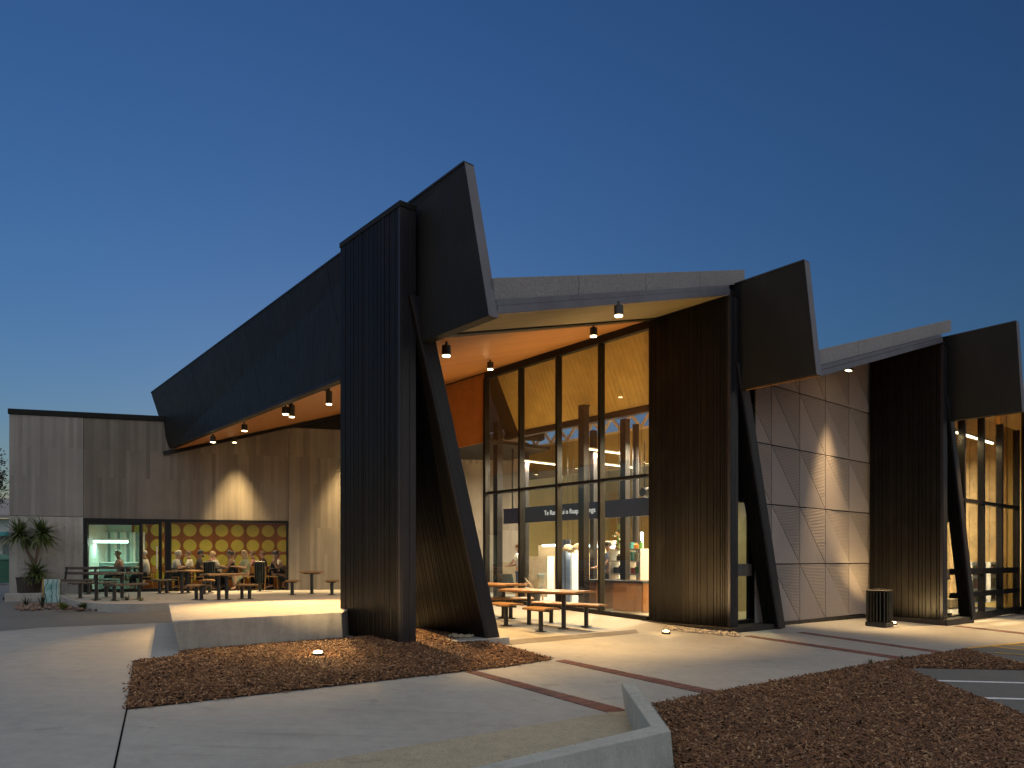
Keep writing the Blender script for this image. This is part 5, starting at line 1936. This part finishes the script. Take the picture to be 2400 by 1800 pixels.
# vertical LED tube and horizontal one
for (u0, v0, u1, v1, lab) in ((1504, 1247, 1504, 1300, 'upright white LED tube at the right end of the porch glass'), (1365, 1279, 1480, 1283, 'long white LED line across the hall'), (1272, 1279, 1302, 1278, 'short white LED line at the left of the hall')):
    P_, Q_ = on_a(u0, v0, GA + 2.9), on_a(u1, v1, GA + 2.9)
    c = (P_ + Q_) / 2
    root = empty('led_tube', c, 0, lab, 'light')
    MB().tube(P_ - c, Q_ - c, 0.035, n=8).build('tube', 'led_white', root, local=True)
    d_ = (Q_ - P_).normalized()
    MB().bar(P_ - c + DA * 0.05, Q_ - c + DA * 0.05, 0.05, 0.03).build('batten', 'white_paint', root, local=True)
    top_ = P_ if P_.z > Q_.z else Q_
    MB().tube(top_ - c, Vector((top_.x - c.x, top_.y - c.y, 4.95 - c.z)), 0.006, n=5).build('cable', 'post_black', root, local=True)
# hanging garland and small green card
p = on_a(1450, 1268, GA + 1.7)
ga_ = empty('hanging_garland', (p.x, p.y, p.z), 0, 'hanging garland of coloured flowers inside the porch glass', 'garland')
rnd = random.Random(31)
for i in range(46):
    m = MB()
    m.add(*rock((rnd.gauss(0, 0.08), rnd.gauss(0, 0.08), rnd.uniform(-0.2, 0.22)), rnd.uniform(0.02, 0.045), 0.8, rnd))
    m.build('flower', rnd.choice(['goods_red', 'goods_green', 'goods_green', 'goods_orange', 'goods_cream']), ga_, local=True)
MB().tube((0, 0, -0.2), (0, 0, 4.95 - p.z), 0.006, n=5).build('cord', 'post_black', ga_, local=True)
p = on_a(1453, 1234, GA + 1.7)
simple('card_green', (0.45, 0.62, 0.25), 0.6, 0, 0.1, 6)
cd = empty('hanging_card', (p.x, p.y, p.z), ANG_B, 'small pale green card hanging above the garland', 'card')
MB().box((0, 0, 0), 0.17, 0.006, 0.15).build('card', 'card_green', cd, local=True)
MB().tube((0, 0, 0.07), (0, 0, 4.95 - p.z), 0.004, n=5).build('cord', 'post_black', cd, local=True)
# lounge chairs and dried plant at left
def lounge(u, a, rz, lab):
    p = lib_at(u, a)
    r_ = empty('lounge_chair', p, rz, lab, 'chair', 'timber lounge chairs behind the glass')
    MB().box((0, 0, 0.40), 0.55, 0.55, 0.10).build('seat', 'kitchen_grey', r_, local=True, bevel=0.03)
    MB().bar((-0.28, 0, 0.42), (-0.40, 0, 0.88), 0.5, 0.08, up=(1, 0, 0)).build('backrest', 'kitchen_grey', r_, local=True, bevel=0.03)
    for y in (-0.3, 0.3):
        f = MB()
        f.bar((0.26, y, 0.0), (0.22, y, 0.60), 0.035); f.bar((-0.34, y, 0.0), (-0.22, y, 0.60), 0.035); f.bar((0.26, y, 0.60), (-0.36, y, 0.60), 0.035)
        f.build('side_frame', 'chair_ply', r_, local=True)
lounge(1212, GA + 0.9, ANG_A, 'timber-framed lounge chair at the left end of the porch glass')
lounge(1240, GA + 1.5, ANG_A + 2.0, 'timber-framed lounge chair beside the dried plant')
def tuft(loc, n, h, spread, mat, name, label, cat, group=None, width=0.02, droop=0.4, seed=1, pot=None):
    rnd = random.Random(seed)
    root = empty(name, loc, 0, label, cat, group)
    m = MB()
    for i in range(n):
        a = rnd.uniform(0, 2 * math.pi)
        t = rnd.uniform(0.1, 1.0)
        L = h * rnd.uniform(0.65, 1.1)
        out = spread * t
        pts = []
        for k in range(4):
            f = k / 3
            pts.append(Vector((math.cos(a) * out * f, math.sin(a) * out * f, L * (f - droop * t * f * f * 0.6))))
        sd = Vector((-math.sin(a), math.cos(a), 0))
        ws = [width * 0.6, width, width * 0.7, 0.001]
        vs = []
        for q, w in zip(pts, ws):
            vs += [q + sd * w / 2, q - sd * w / 2]
        m.add(vs, [(0, 1, 3, 2), (2, 3, 5, 4), (4, 5, 7, 6)])
    m.build('foliage', mat, root, local=True)
    if pot:
        MB().lathe((0, 0, -pot), [(0.12, 0), (0.16, pot), (0.13, pot)], 14).build('pot', 'pot_brown', root, local=True)
    return root
p = lib_at(1255, GA + 0.8)
tuft((p.x, p.y, 0.45), 60, 0.6, 0.45, 'cream_paper', 'dried_plant', 'tall dried plant in a pot behind the porch glass', 'plant', seed=4, width=0.03, pot=0.41)
p = lib_at(1428, GA + 2.2)
person((p.x, p.y, 0.04), ANG_A + 2.6, 'person in a dark blue top standing beside the gift shelf', 'cloth_blue', 'skin_b', 'hair_dark', standing=True, lean=0.03, low='cloth_black')
p = on_a(1511, 1154, GA + 0.5)
spk = empty('wall_speaker', (p.x, p.y, p.z), ANG_A, 'round black speaker behind the right end of the porch glass', 'speaker')
MB().tube((-0.08, 0, 0), (0.08, 0, 0), 0.10, 0.13, n=18).build('case', 'post_black', spk, local=True)
MB().tube((0.0, 0, 0.1), (0, 0, 1.2), 0.012, n=6).build('bracket', 'post_black', spk, local=True)

# ---- third bay : bookshelves seen through the glass
for i, (u, off, lab) in enumerate(((2280, 0.5, 'low white bookshelf at the left behind the third bay glass'), (2322, 0.62, 'low white bookshelf in the middle behind the third bay glass'), (2364, 0.75, 'low white bookshelf at the right behind the third bay glass'))):
    p = on_b(u, 1300, G3B + off)
    r_ = empty('bookshelf', (p.x, p.y, 0.04), ANG_A, lab, 'bookshelf', 'low bookshelves in the third bay')
    for x in (-0.55, 0.0, 0.55):
        MB().box((x, 0, 0.6), 0.04, 0.34, 1.2).build('upright', 'white_paint', r_, local=True)
    for z in (0.06, 0.44, 0.82, 1.2):
        MB().box((0, 0, z), 1.14, 0.34, 0.035).build('shelf_board', 'white_paint', r_, local=True)
    rnd = random.Random(50 + i)
    for z in (0.08, 0.46, 0.84):
        m = MB()
        x = -0.52
        while x < 0.5:
            w = rnd.uniform(0.025, 0.06)
            if abs(x + w / 2) > 0.05:
                MB().box((x + w / 2, -0.04, z + 0.13), w * 0.9, 0.2, rnd.uniform(0.2, 0.3)).build('book', rnd.choice(gcols)[0], r_, local=True)
            x += w
p = on_b(2325, 1265, G3B + 1.6)
ls = empty('glowing_lantern', (p.x, p.y, p.z), 0, 'glowing white upright lamp behind the third bay glass', 'lamp')
emit('lantern_white', (0.85, 1.0, 0.97), 3.0)
MB().box((0, 0, 0), 0.34, 0.2, 0.75).build('shade', 'lantern_white', ls, local=True, bevel=0.02)
MB().tube((0, 0, -0.35), (0, 0, -p.z + 0.05), 0.02, n=8).build('stand', 'post_black', ls, local=True)
bw = MB().abox(aT3 + 0.5, aT4 + 2.0, G3B + 4.2, G3B + 4.35, 0.0, 6.4).build('timber_partition', 'timber_pale', build)
a_ = aT3 + 0.6
rnd = random.Random(77)
while a_ < aT4 + 1.8:
    w = rnd.uniform(0.1, 0.2)
    MB().abox(a_ + 0.004, a_ + w - 0.004, G3B + 4.165, G3B + 4.198, 1.6 if rnd.random() > 0.1 else 1.3, 6.3).build('wall_board', rnd.choice(['timber_pale', 'timber_lining', 'olive_lining']), bw)
    a_ += w

# ================================================================== PLANTING AT THE LEFT
def yucca():
    base = W(s_at(85), -0.62, 0)
    ZB = 0.34
    root = empty('potted_yucca', (base.x, base.y, ZB), 0.0, 'potted yucca with two spiky heads against the concrete wall', 'plant')
    MB().lathe((0, 0, 0), [(0.29, 0.0), (0.33, 0.42), (0.345, 0.46), (0.30, 0.46)], 20).build('pot', 'pot_brown', root, local=True)
    def P(u, v):
        q = at(u, v, base.y)
        return Vector((q.x - base.x, 0, q.z - ZB))
    rootp = Vector((0.0, 0, 0.42))
    heads = [(P(46, 1254), 0.62, 170, 'left'), (P(97, 1250), 0.66, 180, 'right'), (P(84, 1342), 0.55, 170, 'low')]
    tk = MB()
    fork = P(80, 1325)
    tk.tube(rootp, fork, 0.06, 0.05, n=10)
    tk.build('trunk', 'trunk', root, local=True)
    MB().tube(fork, heads[0][0], 0.05, 0.04, n=10).build('trunk', 'trunk', root, local=True)
    MB().tube(rootp + Vector((0.06, 0.05, 0)), heads[1][0], 0.05, 0.038, n=10).build('trunk', 'trunk', root, local=True)
    rnd = random.Random(12)
    for c, L0, n, nm in heads:
        m = MB()
        for i in range(n):
            z = rnd.uniform(-0.75, 1.0)
            a = rnd.uniform(0, 2 * math.pi)
            d = Vector((math.sqrt(1 - z * z) * math.cos(a), math.sqrt(1 - z * z) * math.sin(a), z))
            L = L0 * rnd.uniform(0.55, 1.1)
            dr = 0.22 if rnd.random() < 0.2 else rnd.uniform(0, 0.05)
            sd = d.cross(Vector((0, 0, 1)))
            sd = sd.normalized() if sd.length > 0.05 else Vector((1, 0, 0))
            pts = [c + d * 0.03, c + d * L * 0.35 + Vector((0, 0, 0.0)), c + d * L * 0.7 + Vector((rnd.gauss(0, 0.02), 0, -0.025 - dr * 0.4)), c + d * L + Vector((rnd.gauss(0, 0.04), 0, -0.09 * (1 - abs(z)) - dr))]
            ws = [0.034, 0.055, 0.042, 0.003]
            vs = []
            nn = sd.cross(d).normalized()
            for q, w in zip(pts, ws):
                vs += [q + sd * w / 2 + nn * w * 0.15, q, q - sd * w / 2 + nn * w * 0.15]
            fs = []
            for k in range(3):
                o = 3 * k
                fs += [(o, o + 1, o + 4, o + 3), (o + 1, o + 2, o + 5, o + 4)]
            m.add(vs, fs)
        m.build('leaf_head', 'leaf_green', root, local=True)
    return root
yucca()
# block under the pot
p = W(s_at(85), -0.62, 0)
blk = MB().box((p.x + 0.06, p.y - 0.08, 0.21), 1.0, 0.85, 0.255, WANG).build('planter_block', 'cast_concrete', bevel=0.012)
tag(blk, 'pale concrete block under the potted yucca', 'block')

# painted board
def mat_mural():
    m, t, out = nt('mural')
    v = coords(t, (1, 1, 1))
    n1 = N(t, 'ShaderNodeTexWave')
    n1.inputs['Scale'].default_value = 2.2
    n1.inputs['Distortion'].default_value = 9.0
    n1.inputs['Detail'].default_value = 2.0
    t.links.new(v, n1.inputs['Vector'])
    n2 = noise(t, v, 3.0, 3, 0.5)
    c = ramp(t, n2, [(0.35, (0.16, 0.36, 0.33)), (0.5, (0.34, 0.52, 0.50)), (0.66, (0.55, 0.66, 0.66))])
    c = mixc(t, ramp(t, n1.outputs['Fac'], [(0.02, 1.0), (0.10, 0.0)]), c, (0.03, 0.08, 0.09))
    princ(t, out, c, 0.6)
    MATS['mural'] = m
mat_mural()
p = on_g(122, 1418)
q0 = at(106, 1358, p.y); q1 = at(139, 1409, p.y)
mu = empty('painted_board', (p.x, p.y, G(p.x, p.y)), 0.12, 'aqua painted board standing in the rock garden beside the yucca', 'board')
hh = q0.z - G(p.x, p.y)
ww_ = (q1.x - q0.x)
MB().box((0, 0, hh / 2 + 0.03), ww_, 0.10, hh - 0.06).build('panel', 'mural', mu, local=True, bevel=0.01)
MB().box((0, 0, 0.02), ww_ * 1.1, 0.16, 0.08).build('foot', 'stone_brown', mu, local=True, bevel=0.01)
MB().box((-ww_ / 2 - 0.012, 0, hh / 2 + 0.03), 0.02, 0.11, hh - 0.06).build('yellow_edge', 'yellow_line', mu, local=True)

# rock garden
mb = MB()
rk2 = random.Random(8)
for i in range(420):
    t = rk2.random()
    u = 38 + t * 380
    v = (1424 if t > 0.25 else 1420 + 10 * t) + rk2.uniform(-7, 7) - (6 if t > 0.7 else 0)
    if t < 0.22:
        v = 1424 + rk2.uniform(-9, 6)
    p = on_g(u, v)
    mb.add(*rock((p.x, p.y, p.z + 0.01), rk2.uniform(0.02, 0.07), 0.7, rk2))
tag(mb.build('garden_rocks', 'stone_brown'), 'loose brown rocks along the terrace edge', 'rocks', kind='stuff')
gp = [(100, 1424, 'leaf_dark', 0.42, 0.20, 26, 'spiky dark tuft in front of the potted yucca'),
      (148, 1430, 'leaf_lime', 0.22, 0.22, 60, 'lime green clump right of the painted board'),
      (196, 1428, 'leaf_green', 0.20, 0.24, 70, 'dark green round clump in the rock garden'),
      (224, 1424, 'leaf_dark', 0.34, 0.22, 22, 'thin dark grass tuft right of the round clump'),
      (262, 1424, 'leaf_dark', 0.30, 0.22, 22, 'thin dark grass tuft below the long terrace bench'),
      (298, 1422, 'leaf_dark', 0.36, 0.26, 24, 'thin leaning grass tuft left of the lime flax'),
      (330, 1424, 'leaf_lime', 0.38, 0.16, 24, 'upright lime flax at the terrace edge'),
      (366, 1421, 'leaf_dark', 0.24, 0.18, 20, 'small grass tuft right of the lime flax'),
      (391, 1419, 'leaf_green', 0.20, 0.22, 60, 'green clump at the corner of the raised stage'),
      (62, 1420, 'leaf_dark', 0.28, 0.20, 22, 'dark tuft at the left end of the rock garden')]
for i, (u, v, mt, h, sp, n, lab) in enumerate(gp):
    p = on_g(u, v)
    tuft((p.x, p.y, p.z), n, h, sp, mt, 'garden_plant', lab, 'plant', 'plants in the rock garden', 0.022 if n < 40 else 0.035, 0.5, 100 + i)
for i, (u, v) in enumerate(((2040, 1556), (2116, 1547))):
    p = on_g(u, v)
    tuft((p.x, p.y, p.z), 22, 0.09, 0.12, 'leaf_dark', 'grass_tuft', ['small grass tuft at the far edge of the right bark bed', 'small grass tuft at the tip of the second brick band'][i], 'plant', 'grass tufts at the bark bed', 0.01, 0.4, 200 + i)

# ================================================================== FAR LEFT BACKGROUND
fb = empty('distant_house', at(-40, 1365, 48.0), 0.1, 'pale low building with a lit verandah beyond the concrete wing', 'building')
fb.location.z = 0.0
MB().box((-2.0, 1.5, 2.0), 9.0, 3.0, 4.0).build('wall', 'white_paint', fb, local=True)
MB().prism([(-6.8, -1.2, 4.0), (2.8, -1.2, 4.0), (2.8, 1.6, 5.3), (-6.8, 1.6, 5.3)], (0, 0, 0.2)).build('roof', 'roof_membrane', fb, local=True)
MB().box((-2.0, -1.0, 2.95), 9.0, 2.0, 0.25).build('awning', 'goods_teal', fb, local=True)
for x in (-5.5, -3.0, -0.5, 1.8):
    MB().box((x, -0.03, 1.4), 1.1, 0.06, 1.8).build('window', 'kitchen_grey', fb, local=True)
gb_ = at(3, 1372, 36.0)
br_ = empty('wheelie_bin', (gb_.x, gb_.y, 0.12), 0.1, 'green wheeled bin beyond the left end of the concrete wing', 'bin')
MB().lathe((0, 0, 0), [(0.45, 0.05), (0.52, 1.15), (0.55, 1.18)], 4).build('body', 'bin_green', br_, local=True)
MB().lathe((0, 0, 1.18), [(0.57, 0.0), (0.55, 0.06), (0.2, 0.28)], 4).build('lid', 'bin_green', br_, local=True)
# tree at the left edge
def far_tree():
    base = at(-28, 1372, 40.0)
    root = empty('background_tree', (base.x, base.y, 0.1), 0, 'dark leafy tree at the left edge behind the concrete wing', 'tree')
    tk = MB()
    tk.tube((0, 0, 0), (0.1, 0, 4.2), 0.16, 0.09, n=8)
    for a, z, L in ((0.3, 3.6, 1.3), (1.9, 4.0, 1.2), (3.4, 3.8, 1.2), (5.0, 4.1, 1.1)):
        tk.tube((0.08, 0, z), (0.08 + math.cos(a) * L * 0.6, math.sin(a) * L * 0.6, z + L), 0.06, 0.02, n=6)
    tk.build('trunk', 'trunk', root, local=True)
    rnd = random.Random(3)
    m = MB()
    cl_ = [Vector((math.cos(a) * r, math.sin(a) * r, z)) for a, r, z in [(rnd.uniform(0, 6.28), rnd.uniform(0.1, 0.75), rnd.uniform(4.3, 7.0)) for _ in range(26)]]
    for c in cl_:
        for k in range(60):
            q = c + Vector((rnd.gauss(0, 0.2), rnd.gauss(0, 0.2), rnd.gauss(0, 0.2)))
            a = Vector((rnd.gauss(0, 1), rnd.gauss(0, 1), rnd.gauss(0, 1))).normalized() * 0.09
            b_ = a.cross(Vector((rnd.gauss(0, 1), rnd.gauss(0, 1), rnd.gauss(0, 1)))).normalized() * 0.04
            m.add([q - a, q + b_, q + a, q - b_], [(0, 1, 2, 3)])
    m.build('crown', 'leaf_dark', root, local=True)
far_tree()

# light strips at the head of the third bay glass
for i in range(3):
    x0, x1 = ga3[i] + 0.06, ga3[i + 1] - 0.06
    hs = empty('head_strip_light', AB((x0 + x1) / 2, G3B + 0.18, 4.72), ANG_A, 'thin warm light strip at the head of the third bay glass, %s' % ['left', 'middle', 'right'][i], 'light', 'strip lights at the third bay head')
    MB().box((0, 0, 0), x1 - x0, 0.05, 0.05).build('diffuser', 'led_warm', hs, local=True)
    MB().box((0, 0, 0.045), x1 - x0, 0.07, 0.036).build('housing', 'post_black', hs, local=True)
    lamp('AREA', 'lamp', AB((x0 + x1) / 2, G3B + 0.25, 4.66), 26, (1.0, 0.72, 0.34), hs, sx=x1 - x0, sy=0.05, ang=ANG_A)
wb = empty('soffit_downlight', AB(aT3 + 2.6, G3B - 0.75, zroof(aT3 + 2.6, 4) - 0.14), 0, 'small round downlight before the third bay glass', 'light', 'lights under the canopy')
MB().tube((0, 0, 0.08), (0, 0, -0.07), 0.07, n=18).build('housing', 'metal_lamp', wb, local=True)
MB().lathe((0, 0, -0.085), [(0.06, 0.0), (0.06, 0.011)], 18).build('lens', 'lamp_face', wb, local=True)
MB().tube((0, 0, 0.075), (0, 0, 0.15), 0.018, n=8).build('stem', 'post_black', wb, local=True)
lamp('SPOT', 'lamp', AB(aT3 + 2.6, G3B - 0.75, zroof(aT3 + 2.6, 4) - 0.27), 2300, WARM, wb, 0.05, 76, 0.6, on_g(2270, 1464))

# ---- more furnishings of the hall seen through the porch glass
def rack(u, a, label, seed, h=1.5, w=0.9):
    p = lib_at(u, a)
    r_ = empty('brochure_rack', p, ANG_B, label, 'rack', 'brochure racks in the hall')
    for x in (-w / 2, w / 2):
        MB().box((x, 0, h / 2), 0.04, 0.3, h).build('upright', 'white_paint', r_, local=True)
    MB().box((0, 0.14, h / 2), w, 0.02, h).build('back', 'cream_paper', r_, local=True)
    rnd = random.Random(seed)
    nz = int(h / 0.3)
    for k in range(nz):
        z = 0.1 + k * (h - 0.1) / nz
        MB().box((0, 0, z), w, 0.28, 0.025).build('shelf_board', 'white_paint', r_, local=True)
        x = -w / 2 + 0.05
        while x < w / 2 - 0.1:
            ww2 = rnd.uniform(0.07, 0.14)
            MB().box((x + ww2 / 2, -0.02, z + 0.12), ww2 * 0.9, 0.12, rnd.uniform(0.14, 0.22)).build('brochure', rnd.choice(gcols)[0], r_, local=True)
            x += ww2
    return r_
rack(1198, GA + 3.4, 'white brochure rack at the left end of the hall', 301, 1.2)
rack(1268, GA + 3.2, 'white brochure rack left of the blue banner', 302, 1.4)
rack(1290, GA + 4.6, 'tall white brochure rack behind the blue banner', 303, 1.8)
rack(1388, GA + 3.6, 'white brochure rack behind the standing person', 304, 1.5)
rack(1420, GA + 4.8, 'tall white brochure rack deep in the hall', 305, 1.9)
for u, a, lab, tp, hr in ((1218, GA + 2.4, 'person in a white shirt standing at the left of the hall', 'cloth_white', 'hair_brown'), (1375, GA + 4.2, 'person in a rose top standing deep in the hall', 'cloth_rose', 'hair_dark')):
    p = lib_at(u, a)
    person((p.x, p.y, 0.04), ANG_A + 2.0, lab, tp, 'skin_a', hr, standing=True, lean=0.04, low='cloth_blue')

# low teal pouffe and a ceiling light behind the narrow side window
p = AB((aT2 + a_first) / 2 + 0.25, PB + 0.7, 0.04)
pf = empty('teal_pouffe', p, ANG_A, 'low teal upholstered pouffe behind the narrow side window', 'seat')
MB().box((0, 0, 0.3), 0.5, 0.5, 0.52).build('cushion', 'goods_teal', pf, local=True, bevel=0.05)
MB().box((0, 0, 0.02), 0.44, 0.44, 0.04).build('base', 'post_black', pf, local=True)
pl_ = empty('ceiling_downlight', AB((aT2 + a_first) / 2 + 0.9, PB + 0.8, 3.4), 0, 'small ceiling downlight behind the narrow side window', 'light')
MB().lathe((0, 0, 0), [(0.09, 0.0), (0.09, 0.06), (0.03, 0.07)], 14).build('housing', 'white_paint', pl_, local=True)
MB().lathe((0, 0, -0.012), [(0.07, 0.0), (0.07, 0.01)], 14).build('lens', 'led_warm', pl_, local=True)
MB().tube((0, 0, 0.06), (0, 0, 1.5), 0.012, n=6).build('stem', 'white_paint', pl_, local=True)
lamp('SPOT', 'lamp', AB((aT2 + a_first) / 2 + 0.9, PB + 0.8, 3.36), 260, (1.0, 0.92, 0.55), pl_, 0.05, 150, 0.6)
